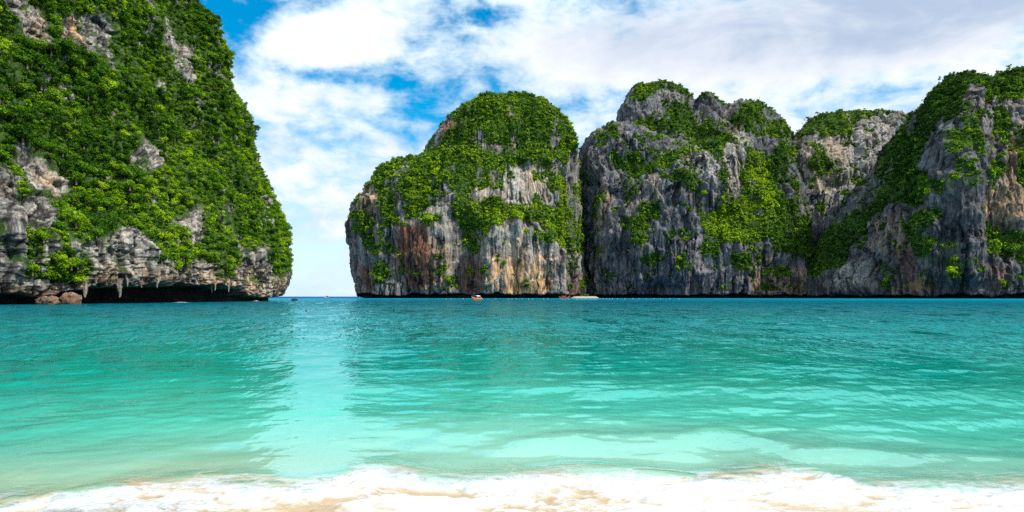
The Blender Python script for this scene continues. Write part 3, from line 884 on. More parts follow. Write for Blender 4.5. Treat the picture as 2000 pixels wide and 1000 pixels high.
# ================================================================== MASSIF, RIDGE, MOUNTAIN (right)
def column_body(crest, base, nv=430, ns=700, pw=4.0, back=70, drop=8):
    """crest/base: (px, py, Y) and (px, Y) along the wall from left to right; a wall that rounds over into its top and falls away behind"""
    C = np.array([(wx(x, Y), wz(y, Y), Y, x, y) for x, y, Y in [(x, y + drop * max(0, min(1, (560 - y) / 200)), Y) for x, y, Y in crest]], float)
    d = np.r_[0, np.cumsum(np.hypot(np.diff(C[:, 0]), np.diff(C[:, 1])))]
    s = np.linspace(0, d[-1], ns)
    cpx, cpy, cY = (sm(np.interp(s, d, C[:, k]), 3) for k in (3, 4, 2))
    bpx = sm(np.interp(s, d, [b[0] for b in base]), 8); bY = sm(np.interp(s, d, [b[1] for b in base]), 8)
    v = 1 - (1 - np.linspace(0, 1, nv)) ** 1.15
    g = 1 - np.sqrt(np.clip(1 - v ** pw, 0, 1))
    Zc = wz(cpy, cY)
    px = bpx[:, None] + (cpx - bpx)[:, None] * v[None] ** 1.0
    Y = bY[:, None] + (cY - bY)[:, None] * g[None]
    Z = -4 + (Zc[:, None] + 4) * v[None]
    X = (px - 1000) / F * Y
    front = np.stack([X, Y, Z], -1)
    u = np.linspace(0, 1, 50)[1:]
    bz = -4 + (Zc[:, None] + 4) * np.sqrt(np.clip(1 - u[None] ** 2.5, 0, 1))
    by = cY[:, None] + back * u[None]
    bx = np.repeat(((cpx - 1000) / F * cY)[:, None], len(u), 1)
    return np.concatenate([front, np.stack([bx, by, bz], -1)], 1)

# upper peak behind
P = column_body([(1190, 560, 830), (1203, 300, 815), (1210, 236, 800), (1216, 190, 795), (1225, 175, 792), (1243, 162, 790), (1270, 157, 790), (1307, 157, 790), (1335, 166, 790), (1356, 180, 792), (1384, 177, 795), (1408, 183, 795),
                 (1425, 190, 795), (1448, 187, 795), (1472, 191, 795), (1504, 203, 795), (1523, 220, 797), (1545, 244, 800), (1566, 270, 805), (1590, 330, 815), (1610, 560, 830)],
                [(1180, 800), (1195, 780), (1205, 760), (1215, 750), (1228, 745), (1245, 742), (1270, 740), (1305, 740), (1330, 745), (1350, 750), (1380, 750), (1405, 748),
                 (1425, 748), (1445, 748), (1470, 748), (1500, 750), (1520, 752), (1545, 756), (1570, 760), (1600, 770), (1625, 800)], 330, 560, 3.0, drop=10)
vegC_m = Map(0.0)
for q in ([(260, 110), (300, 75), (360, 45), (450, 45), (520, 80), (550, 115), (510, 115), (440, 85), (390, 95), (385, 130), (300, 140)],
          [(400, 215), (450, 160), (530, 135), (560, 200), (600, 230), (640, 210), (610, 320), (560, 330), (520, 270), (480, 260), (360, 260), (290, 230), (300, 215)],
          [(690, 215), (760, 170), (830, 220), (950, 235), (960, 290), (870, 300), (790, 300), (720, 270)], [(560, 100), (620, 95), (690, 125), (650, 135), (560, 125)], [(740, 145), (790, 120), (860, 145), (900, 195), (840, 180), (800, 190)],
          [(210, 370), (290, 360), (340, 370), (330, 420), (260, 430), (200, 400)],
          [(320, 430), (400, 380), (500, 350), (545, 345), (560, 360), (480, 400), (420, 430), (340, 455), (270, 480), (240, 460)],
          [(560, 345), (700, 350), (660, 390), (580, 380)], [(620, 280), (690, 280), (720, 330), (660, 320)],
          [(740, 380), (780, 340), (860, 350), (940, 320), (965, 340), (940, 430), (915, 500), (940, 560), (970, 600), (900, 680), (830, 720), (760, 750), (680, 740),
           (640, 700), (560, 700), (560, 650), (640, 590), (680, 560), (740, 540), (750, 460), (735, 430)],
          [(360, 480), (500, 460), (490, 510), (420, 510)], [(460, 520), (540, 500), (560, 560), (480, 540)], [(240, 660), (300, 640), (350, 700), (320, 760), (270, 720)],
          [(330, 800), (380, 760), (400, 800), (350, 850)], [(130, 530), (185, 520), (150, 600), (120, 650), (95, 700), (110, 600)], [(400, 700), (480, 690), (450, 740)],
          [(460, 790), (500, 790), (490, 860), (465, 830)], [(690, 790), (760, 780), (790, 860), (720, 850)], [(300, 600), (420, 570), (400, 640), (330, 660)], [(560, 720), (640, 720), (640, 850), (590, 820)],
          [(860, 700), (960, 640), (1064, 620), (1064, 820), (960, 800), (860, 770)], [(500, 260), (545, 290), (540, 350), (520, 350)], [(160, 245), (230, 240), (240, 270), (180, 280)], [(170, 380), (215, 340), (220, 400)]):
    vegC_m.poly(ZC(q), 1.0)
# ridge further right and the mountain share the elevation map
vegC_m.g = _blur(vegC_m.g, 4)
vegD_m = Map(0.0)
for q in ([(160, 265), (190, 235), (240, 205), (300, 195), (350, 180), (430, 190), (545, 195), (480, 222), (400, 215), (360, 260), (300, 300), (200, 315), (120, 320)],
          [(0, 340), (100, 340), (100, 430), (70, 480), (60, 560), (0, 570)], [(170, 430), (215, 385), (265, 410), (255, 470), (215, 470)], [(160, 490), (210, 480), (190, 530)], [(0, 560), (130, 560), (100, 650), (60, 740), (0, 740)],
          [(260, 490), (310, 480), (290, 520)], [(230, 560), (270, 570), (240, 590)], [(325, 450), (350, 440), (345, 490)]):
    vegD_m.poly(ZE(q), 1.0)
vegD_m.g = _blur(vegD_m.g, 4)
s_warp = (.05, .05, .05)
relC1 = Map()
relC1.poly(ZC([(400, 200), (450, 150), (560, 120), (600, 230), (600, 330), (520, 330), (480, 250)]), -10, 5, True)
relC1.poly(ZC([(640, 120), (690, 130), (700, 230), (640, 230)]), -5, 3, True)
mapsC = {'pale': Map().poly(ZC([(480, 330), (780, 280), (780, 420), (720, 520), (480, 480)]), .55, 5).poly(ZC([(390, 80), (520, 100), (520, 170), (400, 180)]), .3, 4),
         'warm': Map().poly(ZC([(780, 850), (1064, 850), (1064, 960), (780, 960)]), .5, 4).poly(ZC([(140, 530), (220, 540), (200, 700), (130, 720)]), .4, 4),
         'red': Map()}
peak = Cliff('peak_cliff', P, M_ROCK_C, far_veg(vegC_m, .5, 9), mapsC, far_disp(relC1, .85, 12), 'grey summit with a flat green top rising behind the massif right of the gap')
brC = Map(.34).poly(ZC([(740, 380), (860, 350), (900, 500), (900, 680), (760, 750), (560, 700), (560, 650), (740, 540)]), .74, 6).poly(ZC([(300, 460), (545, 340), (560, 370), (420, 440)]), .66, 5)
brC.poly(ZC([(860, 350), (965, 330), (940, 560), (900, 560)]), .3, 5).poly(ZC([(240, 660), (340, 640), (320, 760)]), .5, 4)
plant_far(peak, 'peak_foliage', 'dark green trees on the summit behind the grey massif', Map(.40), 40000, 2.7, .9, 2.6, seed=2)

# main massif
P = column_body([(1118, 590, 760), (1122, 500, 752), (1125, 420, 748), (1127, 345, 745), (1129, 312, 742), (1136, 292, 740), (1147, 275, 738), (1161, 255, 735), (1176, 247, 735), (1208, 238, 738), (1240, 240, 742), (1290, 262, 745),
                 (1345, 285, 745), (1400, 270, 745), (1450, 262, 748), (1500, 262, 755), (1530, 256, 765), (1548, 285, 768), (1566, 350, 772), (1586, 440, 778), (1606, 520, 785), (1622, 590, 790)],
                [(1158, 715), (1162, 698), (1163, 694), (1164, 690), (1166, 687), (1170, 684), (1178, 680), (1190, 676), (1204, 673), (1230, 670), (1260, 668), (1300, 664),
                 (1350, 660), (1400, 656), (1450, 654), (1500, 655), (1530, 660), (1548, 664), (1566, 670), (1586, 680), (1606, 692), (1630, 710)], 470, 800, 2.6)
relC = Map()
relC.poly(ZC([(470, 350), (640, 360), (720, 300), (780, 320), (720, 420), (680, 500), (640, 560), (480, 520), (440, 450)]), 11, 4, True)
relC.poly(ZC([(250, 480), (420, 440), (560, 560), (540, 900), (330, 900), (230, 700)]), 12, 6, True)
relC.poly(ZC([(150, 540), (220, 540), (240, 700), (160, 900), (140, 900)]), 8, 4, True)
relC.poly(ZC([(80, 380), (130, 500), (110, 900), (60, 900)]), -14, 5, True)
relC.poly(ZC([(740, 380), (940, 330), (900, 560), (640, 720), (600, 640), (740, 540)]), -12, 8, True)
relC.poly(ZC([(210, 370), (340, 370), (330, 440), (200, 440)]), -8, 4, True)
relC.poly(ZC([(320, 640), (420, 560), (440, 590), (330, 700)]), -9, 4, True)
massif = Cliff('massif_cliff', P, M_ROCK_C, far_veg(vegC_m, .34, 3), mapsC, far_disp(relC, 1.0, 17), 'broad grey massif with green ledges right of the narrow gap')
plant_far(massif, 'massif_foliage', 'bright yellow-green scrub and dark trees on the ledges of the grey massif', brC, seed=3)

# pale ridge between massif and mountain
P = column_body([(1510, 590, 835), (1530, 420, 820), (1550, 300, 810), (1572, 255, 803), (1590, 238, 800), (1615, 222, 797), (1645, 216, 797), (1668, 212, 797), (1705, 217, 799), (1758, 216, 801), (1775, 225, 803), (1840, 240, 810), (1900, 300, 820), (1930, 590, 835)],
                [(1500, 775), (1525, 747), (1545, 731), (1565, 723), (1585, 717), (1610, 713), (1640, 711), (1668, 711), (1705, 713), (1755, 715), (1780, 719), (1840, 730), (1900, 750), (1950, 775)], 400, 560, 4.0)
relD = Map()
relD.poly(ZE([(330, 200), (360, 200), (380, 480), (340, 480)]), -8, 3, True)
relD.poly(ZE([(0, 340), (100, 340), (100, 560), (0, 600)]), -9, 6, True)
relD.poly(ZE([(100, 320), (240, 300), (230, 600), (120, 640)]), 6, 4, True)
mapsD = {'pale': Map().poly(ZE([(100, 250), (560, 210), (420, 440), (230, 650), (110, 650)]), .6, 5), 'warm': Map().poly(ZE([(110, 330), (330, 300), (300, 420), (150, 620)]), .42, 5), 'red': Map()}
ridge = Cliff('ridge_cliff', P, M_ROCK_C, far_veg(vegD_m, .42, 6), mapsD, far_disp(relD, .95, 27), 'pale fluted rock wall with green top between the massif and the right mountain')
plant_far(ridge, 'ridge_foliage', 'green trees along the top of the pale fluted wall', Map(.42), 40000, 2.7, .9, 2.4, seed=4)

# mountain at the right edge
P = column_body([(1556, 590, 740), (1572, 545, 735), (1590, 500, 728), (1614, 450, 718), (1640, 408, 706), (1668, 368, 694), (1700, 330, 682), (1735, 275, 668), (1768, 226, 654), (1797, 203, 636), (1815, 192, 634), (1831, 167, 632), (1855, 145, 630), (1885, 136, 628),
                 (1904, 143, 628), (1932, 143, 628), (1965, 140, 628), (2000, 138, 628), (2100, 130, 630), (2250, 150, 640), (2400, 250, 650), (2480, 590, 670)],
                [(1572, 690), (1588, 668), (1604, 650), (1624, 632), (1645, 616), (1670, 600), (1697, 584), (1730, 568), (1760, 554), (1788, 543), (1808, 535), (1825, 532), (1850, 528), (1880, 524),
                 (1900, 522), (1930, 520), (1965, 518), (2000, 517), (2100, 518), (2250, 530), (2400, 560), (2500, 600)], 470, 860, 2.4, drop=20)
vegE_m = Map(0.0)
for q in ([(800, 10), (815, 30), (800, 100), (790, 200), (720, 230), (680, 300), (640, 380), (620, 450), (680, 500), (680, 540), (640, 590), (560, 600), (520, 560), (450, 600), (400, 650), (350, 760), (330, 850),
           (280, 830), (200, 890), (150, 860), (230, 690), (330, 640), (420, 560), (440, 470), (480, 330), (560, 225), (680, 100)],
          [(800, 15), (1200, 0), (1200, 150), (1042, 160), (960, 160), (900, 130), (830, 100)], [(920, 200), (1000, 210), (970, 340), (930, 340)], [(740, 310), (800, 300), (840, 330), (850, 380), (760, 400), (725, 360)],
          [(890, 420), (940, 440), (930, 480), (870, 520), (880, 470)], [(870, 640), (1042, 700), (1150, 720), (1150, 830), (1042, 830), (990, 800), (870, 770)], [(745, 750), (770, 850), (780, 890), (720, 890), (740, 830)],
          [(700, 230), (780, 200), (780, 240), (720, 260)], [(640, 740), (690, 730), (690, 790), (620, 800)], [(465, 885), (505, 885), (505, 915), (465, 915)], [(640, 620), (690, 620), (690, 650), (640, 650)],
          [(1000, 380), (1042, 400), (1042, 520), (1010, 480)], [(730, 490), (770, 490), (760, 540), (730, 530)], [(800, 490), (840, 480), (830, 530), (800, 530)], [(940, 890), (970, 880), (970, 930), (940, 930)]):
    vegE_m.poly(ZE(q), 1.0)
for q in ([(300, 600), (420, 480), (400, 580), (320, 650), (260, 690)], [(470, 330), (500, 300), (480, 390), (440, 450)], [(560, 240), (620, 190), (600, 280), (540, 320)]):
    vegE_m.poly(ZE(q), 0.15)
vegE_m.g = _blur(vegE_m.g, 4)
mapsE = {'warm': Map().poly(ZE([(960, 250), (1100, 250), (1100, 650), (900, 650), (940, 400)]), .5, 5).poly(ZE([(860, 530), (905, 530), (890, 630), (860, 630)]), 1, 2)
            .poly(ZE([(600, 880), (680, 880), (670, 930), (600, 930)]), .9, 3).poly(ZE([(420, 650), (640, 640), (640, 780), (430, 780)]), .35, 5),
         'red': Map().poly(ZE([(540, 780), (620, 760), (640, 940), (540, 900)]), .5, 4).poly(ZE([(880, 830), (960, 830), (950, 950), (880, 950)]), .6, 4),
         'pale': Map().poly(ZE([(780, 150), (1042, 150), (1042, 300), (800, 300)]), .3, 5).poly(ZE([(300, 830), (430, 820), (440, 930), (300, 930)]), .5, 3)}
relE = Map()
relE.poly(ZE([(800, 100), (860, 110), (900, 400), (860, 900), (640, 900), (640, 640), (700, 480), (680, 320), (790, 200)]), 12, 8, True)
relE.poly(ZE([(480, 330), (600, 220), (560, 480), (420, 640), (330, 700), (420, 480)]), -9, 7, True)
relE.poly(ZE([(860, 640), (1042, 700), (1042, 820), (880, 780)]), -7, 5, True)
relE.poly(ZE([(300, 830), (430, 810), (450, 950), (290, 950)]), 8, 3, True)
relE.poly(ZE([(700, 560), (740, 560), (740, 900), (700, 900)]), -6, 3, True)
mountain = Cliff('mountain_cliff', P, M_ROCK_E, far_veg(vegE_m, .35, 11), mapsE, far_disp(relE, 1.0, 37, 2.5), 'dark craggy mountain with fluted cliffs at the right edge of the bay')
brE = Map(.32).poly(ZE([(815, 30), (790, 200), (640, 380), (680, 540), (350, 800), (150, 860), (420, 440), (560, 225)]), .06, 6).poly(ZE([(720, 300), (1042, 200), (1042, 540), (860, 540)]), .5, 6).poly(ZE([(700, 730), (800, 730), (800, 900), (700, 900)]), .62, 4).poly(ZE([(870, 640), (1100, 660), (1100, 840), (870, 790)]), .36, 5)  # lowest value paints the left slope's shade into the leaf tint
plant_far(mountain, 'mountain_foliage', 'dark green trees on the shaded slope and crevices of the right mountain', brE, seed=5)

# ================================================================== GROUND, WATER
def strip_grid(xs_or_ang, ys, polar=True):
    A, Y = np.meshgrid(xs_or_ang, ys, indexing='ij')
    return A, Y
angs = np.linspace(-1.25, 1.25, 160)
rr = np.concatenate([np.linspace(.5, 14, 120)[:-1], np.geomspace(14, 14000, 90)])
A, Rr = np.meshgrid(angs, rr, indexing='ij')
gx_ = Rr * np.sin(A); gy_ = Rr * np.cos(A)
def bed_z(x, y):
    return np.interp(y, [-20, 0, 4, 6, 7.5, 11, 20, 60, 200, 20000], [1.5, .22, .07, -.02, -.10, -.28, -.8, -2.5, -6, -30])
gz_ = bed_z(gx_, gy_) + .012 * fbm(np.stack([gx_, gy_, gx_ * 0], -1).reshape(-1, 3), 1 / .7, 3, .5, 5).reshape(gx_.shape) * (Rr < 20)
m, t, out = new_mat('sand')
n = t.noise(t.pos(), 3, 6, .65)
n2 = t.noise(t.pos(), 180, 2, .6)
c = t.ramp(t.math('ADD', t.math('MULTIPLY', n, .7), t.math('MULTIPLY', n2, .3)), [(.3, (.42, .31, .18)), (.7, (.62, .50, .34))])
b = t.node('ShaderNodeBsdfPrincipled'); t.l.new(c, b.inputs['Base Color']); b.inputs['Roughness'].default_value = .55
t.l.new(b.outputs[0], out.inputs[0])
V = np.stack([gx_, gy_, gz_], -1).reshape(-1, 3)
tag(link('ground', make_mesh('ground', V, grid_quads(*gx_.shape), [m])), 'pale sandy sea bed and beach in front of the camera', 'sand', None, 'structure')

# water: polar sheet, finest near the shore where single wavelets show
angs = np.linspace(-1.05, 1.05, 1250)
rr = np.concatenate([np.geomspace(3.6, 9, 150)[:-1], np.geomspace(9, 260, 600)[:-1], np.geomspace(260, 14000, 90)])
A, Rr = np.meshgrid(angs, rr, indexing='ij')
X = Rr * np.sin(A); Yw = Rr * np.cos(A)
p3 = np.stack([X, Yw, np.zeros_like(X)], -1).reshape(-1, 3).astype(np.float32)
def rot(p, a):
    c, s = math.cos(a), math.sin(a)
    return np.stack([p[:, 0] * c + p[:, 1] * s, -p[:, 0] * s + p[:, 1] * c, p[:, 2]], -1)
def wave_h(p, r):
    w1 = fbm(rot(p, -.12), (.18, .48, 1), 2, .5, 301)            # low swell, crests along the shore
    w2 = fbm(rot(p, .30) + .25 * fbm(p, (.5, .7, 1), 2, .5, 315)[:, None], (1.15, 1.75, 1), 3, .5, 311)
    w3 = fbm(rot(p, -.35), (2.0, 2.7, 1), 3, .5, 321)
    w4 = 1.35 * fbm(rot(p, .15), (.46, .40, 1), 3, .58, 371) * sstep(r, 18, 45) * (1 - sstep(r, 190, 260))
    calm = .55 + .45 * fbm(p, (.05, .09, 1), 2, .5, 331)
    fade3 = 1 - sstep(r, 16, 34); fade2 = 1 - sstep(r, 45, 90); fade1 = 1 - sstep(r, 90, 200)
    near = sstep(r, 5, 12)
    return .10 * w4 + .062 * w1 * fade1 + (.046 * w2 * fade2 + .0075 * w3 * fade3) * (.5 + calm) * (.45 + .55 * near)
edge_px = [-1500, -300, 0, 100, 200, 300, 420, 500, 560, 640, 690, 740, 790, 840, 900, 1000, 1100, 1250, 1330, 1400, 1450, 1500, 1560, 1620, 1680, 1720, 1800, 1900, 1960, 2000, 2300, 3500]
edge_py = [990, 995, 1000, 978, 962, 953, 950, 958, 962, 948, 928, 922, 932, 946, 948, 936, 930, 933, 938, 947, 944, 930, 926, 931, 950, 962, 964, 966, 962, 958, 950, 950]
def edge_y(x):
    # wave front in metres along the shore
    ex = []; ey = []
    for a, b_ in zip(edge_px, edge_py):
        d = (H - .08) * F / (b_ - HY); ex.append((a - 1000) / F * d); ey.append(d)
    return np.interp(x, ex, ey)
ey = edge_y(p3[:, 0])
off = p3[:, 1] - ey                                              # metres seaward of the foam front
swash = .085 * np.exp(-((off - .25) / .45) ** 2) * (1 + .5 * fbm(p3, (1.2, 1.2, 1), 2, .5, 341))
back = .03 * np.exp(-((off - 1.5 - .5 * np.sin(p3[:, 0] * .8) - .5 * fbm(p3, (.8, .8, 1), 3, .5, 381)) / .42) ** 2) * sstep(p3[:, 0], -1.5, .5)
zwat = wave_h(p3, Rr.ravel()) * sstep(off, -.6, 2.0) + swash + back + np.where(off < 0, -.05 * sstep(-off, 0, .6), 0)
murk = (1 - sstep(p3[:, 0] + .6 * fbm(p3, (.8, .8, 1), 3, .5, 351), -3.3, -.9)) * (1 - sstep(off, .6, 2.0))
murk = np.clip(murk + .55 * (1 - sstep(off, .15, .75)), 0, 1)
shal = 1 - sstep(p3[:, 1] + 1.2 * fbm(p3, (.25, .5, 1), 3, .5, 361), 5.5, 10.0)
W = np.stack([p3[:, 0], p3[:, 1], zwat], -1)
m, t, out = new_mat('sea_water')
pos_ = t.pos()
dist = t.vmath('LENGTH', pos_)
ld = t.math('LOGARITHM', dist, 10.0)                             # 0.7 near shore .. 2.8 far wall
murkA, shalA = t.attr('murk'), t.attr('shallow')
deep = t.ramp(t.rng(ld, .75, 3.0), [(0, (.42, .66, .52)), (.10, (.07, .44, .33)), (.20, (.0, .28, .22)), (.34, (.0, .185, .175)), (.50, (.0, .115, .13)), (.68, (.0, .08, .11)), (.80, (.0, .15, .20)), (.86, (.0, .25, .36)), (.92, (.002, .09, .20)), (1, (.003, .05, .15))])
big = t.noise(t.map(pos_, scale=(.02, .05, 1)), 1, 4, .5, .5)
deep = t.mix(t.rng(big, .4, .62, 0, .35), deep, t.mix(1.0, deep, (.45, .72, .72), 'MULTIPLY'))
mcol = t.ramp(t.noise(t.map(pos_, scale=(1.2, 3.5, 1)), 1, 5, .6, .8), [(.35, (.24, .44, .29)), (.6, (.46, .50, .32))])
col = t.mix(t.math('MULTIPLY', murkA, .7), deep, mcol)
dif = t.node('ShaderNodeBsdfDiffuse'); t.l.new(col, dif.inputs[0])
tra = t.node('ShaderNodeBsdfTransparent'); tra.inputs[0].default_value = (.70, .93, .86, 1)
body = t.node('ShaderNodeMixShader')
t.l.new(t.math('MULTIPLY', shalA, .28), body.inputs[0]); t.l.new(dif.outputs[0], body.inputs[1]); t.l.new(tra.outputs[0], body.inputs[2])
# ripples too fine for the sheet
r1 = t.noise(t.map(pos_, rot=(0, 0, .25), scale=(.8, 1.0, 1)), 1, 3, .55, .3)
r2 = t.noise(t.map(pos_, rot=(0, 0, -.3), scale=(2.6, 3.3, 1)), 1, 4, .55, .3)
r3 = t.noise(t.map(pos_, rot=(0, 0, .3), scale=(.2, .16, 1)), 1, 5, .62, .3)
farf = t.rng(ld, 1.25, 1.9, 0, 1, True)
gust = t.math('MULTIPLY', t.rng(t.noise(t.map(pos_, scale=(.012, .03, 1)), 1, 4, .55, .4), .35, .65, .6, 1.2), t.rng(t.noise(t.map(pos_, rot=(0, 0, .06), scale=(.45, .075, 1)), 1, 5, .68, .2), .42, .58, .18, 1.9))
hh = t.math('ADD', t.math('MULTIPLY', t.math('MULTIPLY', r1, t.rng(ld, 1.3, 1.8, .55, .24)), farf), t.math('MULTIPLY', r2, t.rng(ld, .9, 1.7, .010, .05)))
hh = t.math('ADD', hh, t.math('MULTIPLY', t.math('MULTIPLY', r3, 2.2), t.rng(ld, 1.9, 2.9, 0, 1.5)))
hh = t.math('MULTIPLY', hh, gust)
bn = t.bump(hh, 1.0, 1.0)
glo = t.node('ShaderNodeBsdfGlossy'); glo.inputs['Roughness'].default_value = .04
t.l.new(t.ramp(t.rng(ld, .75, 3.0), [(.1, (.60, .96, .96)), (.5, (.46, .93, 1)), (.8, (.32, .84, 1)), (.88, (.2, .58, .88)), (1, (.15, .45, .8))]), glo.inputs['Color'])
t.l.new(bn, glo.inputs['Normal'])
fr = t.node('ShaderNodeFresnel'); fr.inputs['IOR'].default_value = 1.333; t.l.new(bn, fr.inputs['Normal'])
mx = t.node('ShaderNodeMixShader')
t.l.new(fr.outputs[0], mx.inputs[0]); t.l.new(body.outputs[0], mx.inputs[1]); t.l.new(glo.outputs[0], mx.inputs[2])
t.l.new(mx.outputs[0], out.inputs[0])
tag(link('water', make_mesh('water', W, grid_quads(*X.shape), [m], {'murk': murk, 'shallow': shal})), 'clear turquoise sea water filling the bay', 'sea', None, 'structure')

# ------------------------------------------------------------------ foam washing up the sand
xs = np.linspace(-7.5, 7.5, 1150); os_ = np.linspace(-2.6, .95, 330)
XX, OO = np.meshgrid(xs, os_, indexing='ij')
fx = XX.ravel(); fo = OO.ravel()
fy = edge_y(fx) * .0 + sm(edge_y(xs), 3)[:, None].repeat(len(os_), 1).ravel() + fo
q = np.stack([fx, fy, np.zeros_like(fx)], -1)
wq = q + np.stack([.35 * fbm(q, (1.1, 1.6, 1), 3, .5, 401), .22 * fbm(q, (1.1, 1.6, 1), 3, .5, 405), np.zeros_like(fx)], -1)
lump = fbm(wq, (2.2, 4.2, 1), 5, .58, 411)
lace = ridged(wq, (2.6, 4.6, 1), 4, .55, 421)
bub = fbm(wq, (7, 12, 1), 3, .55, 431)
big_ = fbm(wq, (.5, .8, 1), 3, .5, 441)
inner = sstep(fo + .34 * lump + .10 * bub, .26, -.34)                         # behind the wave front: foam all over
left = 1 - sstep(fx, -3.2, -1.2)
cover = inner * (1.1 - .55 * left * sstep(-.3 - fo, -.2, .5)) + (1 - inner) * sstep(lace, .15, .6) * sstep(fo, .95, .1) * (.35 + .45 * sstep(big_, -.1, .35) + .25 * left)
vein = fbm(wq + .3 * np.stack([lump, big_, 0 * fx], -1), (3.2, 6.0, 1), 4, .6, 451)
white = np.clip(.68 - .55 * sstep(-np.abs(vein), -.16, -.02) * sstep(big_, -.35, .25) + 1.5 * lump + .35 * bub + .35 * big_ + .35 * np.exp(-((fo + .05) / .18) ** 2) - .15 * sstep(-.2 - fo, 0, .5) + .25 * sstep(fx, .3, 3.0), 0, 1)
fz = np.interp(fo, [-2.6, -1.2, -.3, .1, .5, 1], [.075, .085, .10, .105, .07, .02]) + .065 * np.clip(lump, -.5, 1) * inner + .005 * bub * inner + .03 * np.exp(-((fo) / .16) ** 2) * (.5 + lump)
nb = bed_z(fx, fy) + .02
fz = np.maximum(fz, nb)
wl = wave_h(q.astype(np.float32), np.hypot(fx, fy)) * sstep(fo, -.6, 2.0) + .085 * np.exp(-((fo - .25) / .45) ** 2) * (1 + .5 * fbm(q, (1.2, 1.2, 1), 2, .5, 341)) 
fz = np.where(fo > 0, np.maximum(fz * .0 + wl + .012 + .02 * sstep(fo, .4, 0), wl + .012), np.maximum(fz, wl * (fo > -.6) + .012))
m, t, out = new_mat('sea_foam')
cov, wh = t.attr('cover'), t.attr('white')
pos_ = t.pos()
fn = t.noise(t.map(pos_, scale=(1, 1.5, 1)), 26, 5, .7)
fn2 = t.noise(t.map(pos_, scale=(1, 1.8, 1)), 7, 6, .65, .8)
wv = t.math('ADD', wh, t.math('ADD', t.math('MULTIPLY', t.math('SUBTRACT', fn, .5), .35), t.math('MULTIPLY', t.math('SUBTRACT', fn2, .5), .7)))
col = t.ramp(wv, [(.10, (.42, .31, .19)), (.32, (.49, .40, .29)), (.56, (.54, .52, .49)), (.9, (.58, .59, .61))])
b = t.node('ShaderNodeBsdfPrincipled'); t.l.new(col, b.inputs['Base Color']); b.inputs['Roughness'].default_value = .45; b.inputs['Specular IOR Level'].default_value = .3
t.l.new(t.bump(t.math('ADD', fn, t.math('MULTIPLY', fn2, 2.0)), .35, .015), b.inputs['Normal'])
tra = t.node('ShaderNodeBsdfTransparent')
mx = t.node('ShaderNodeMixShader')
t.l.new(t.rng(t.math('ADD', cov, t.math('ADD', t.math('MULTIPLY', t.math('SUBTRACT', fn2, .5), 1.3), t.math('MULTIPLY', t.math('SUBTRACT', fn, .5), .8))), .10, .95, 0, .97), mx.inputs[0])
t.l.new(tra.outputs[0], mx.inputs[1]); t.l.new(b.outputs[0], mx.inputs[2]); t.l.new(mx.outputs[0], out.inputs[0])
FV = np.stack([fx, fy, fz], -1)
M_FOAM = m
tag(link('surf_foam', make_mesh('surf_foam', FV, grid_quads(*XX.shape), [m], {'cover': cover, 'white': white})), 'white and sand-coloured wave foam washing up in the foreground', 'foam', None, 'stuff')


# ================================================================== SMALL THINGS
def nearest(cl, px, py, zmin=-1, zmax=1e9):
    d = (cl.px - px) ** 2 + (cl.py - py) ** 2 + np.where((cl.V[:, 2] < zmin) | (cl.V[:, 2] > zmax), 1e6, 0)
    k = np.argsort(d)[:24]
    k = k[np.argmin(cl.V[k, 1])]
    return cl.V[k], cl.N[k]

def blob_mesh(name, size, seed, mat, amp=.25, n=48, attrs=None, flat=True):
    th = np.linspace(0, 2 * math.pi, n, endpoint=False); ph = np.linspace(-math.pi / 2 + .02, math.pi / 2 - .02, n // 2)
    T, Ph = np.meshgrid(th, ph, indexing='ij')
    U = np.stack([np.cos(Ph) * np.cos(T), np.cos(Ph) * np.sin(T), np.sin(Ph)], -1).reshape(-1, 3)
    g, idc = cells(U + seed * 3.7, (.55, .55, .55), seed)
    r = 1 + amp * fbm(U + seed * 5.1, 1.6, 4, .55, seed) + .22 * idc + .06 * sstep(g, 0, .1)
    V = U * r[:, None] * np.array(size)
    me = make_mesh(name, V, grid_quads(n, n // 2, True), [mat], attrs(V) if attrs else None)
    return me

# boulders fallen under the headland
at_b = lambda V: {'warm': np.full(len(V), .5), 'red': np.full(len(V), .55), 'pale': np.zeros(len(V)), 'veg': np.full(len(V), .25), 'cavity': .6 - .4 * V[:, 2] / 2}  # cavity paints shade onto the boulders, deeper towards the bottom
for px, Yb, sz, sd, lab in ((93, 135.5, (2.3, 1.4, 1.05), 3, 'low brown boulder at the water edge under the headland, the left one of two'),
                            (139, 139.5, (1.9, 1.3, 1.6), 8, 'tall brown boulder leaning under the headland, beside the dark cave')):
    o = tag(link('boulder', blob_mesh('boulder', sz, sd, M_ROCK_A, .3, attrs=at_b)), lab, 'boulder')
    o.location = (wx(px, Yb), Yb, sz[2] * .45)
o = tag(link('rock', blob_mesh('rock', (1.2, .8, .55), 5, M_ROCK_E, .3, attrs=lambda V: {k: np.full(len(V), 1.0 if k == 'cavity' else 0.0) for k in ('warm', 'red', 'pale', 'veg', 'cavity')})),
        'small black rock awash in the water just off the headland tip', 'rock')
o.location = (wx(575, 270), 270, .1)

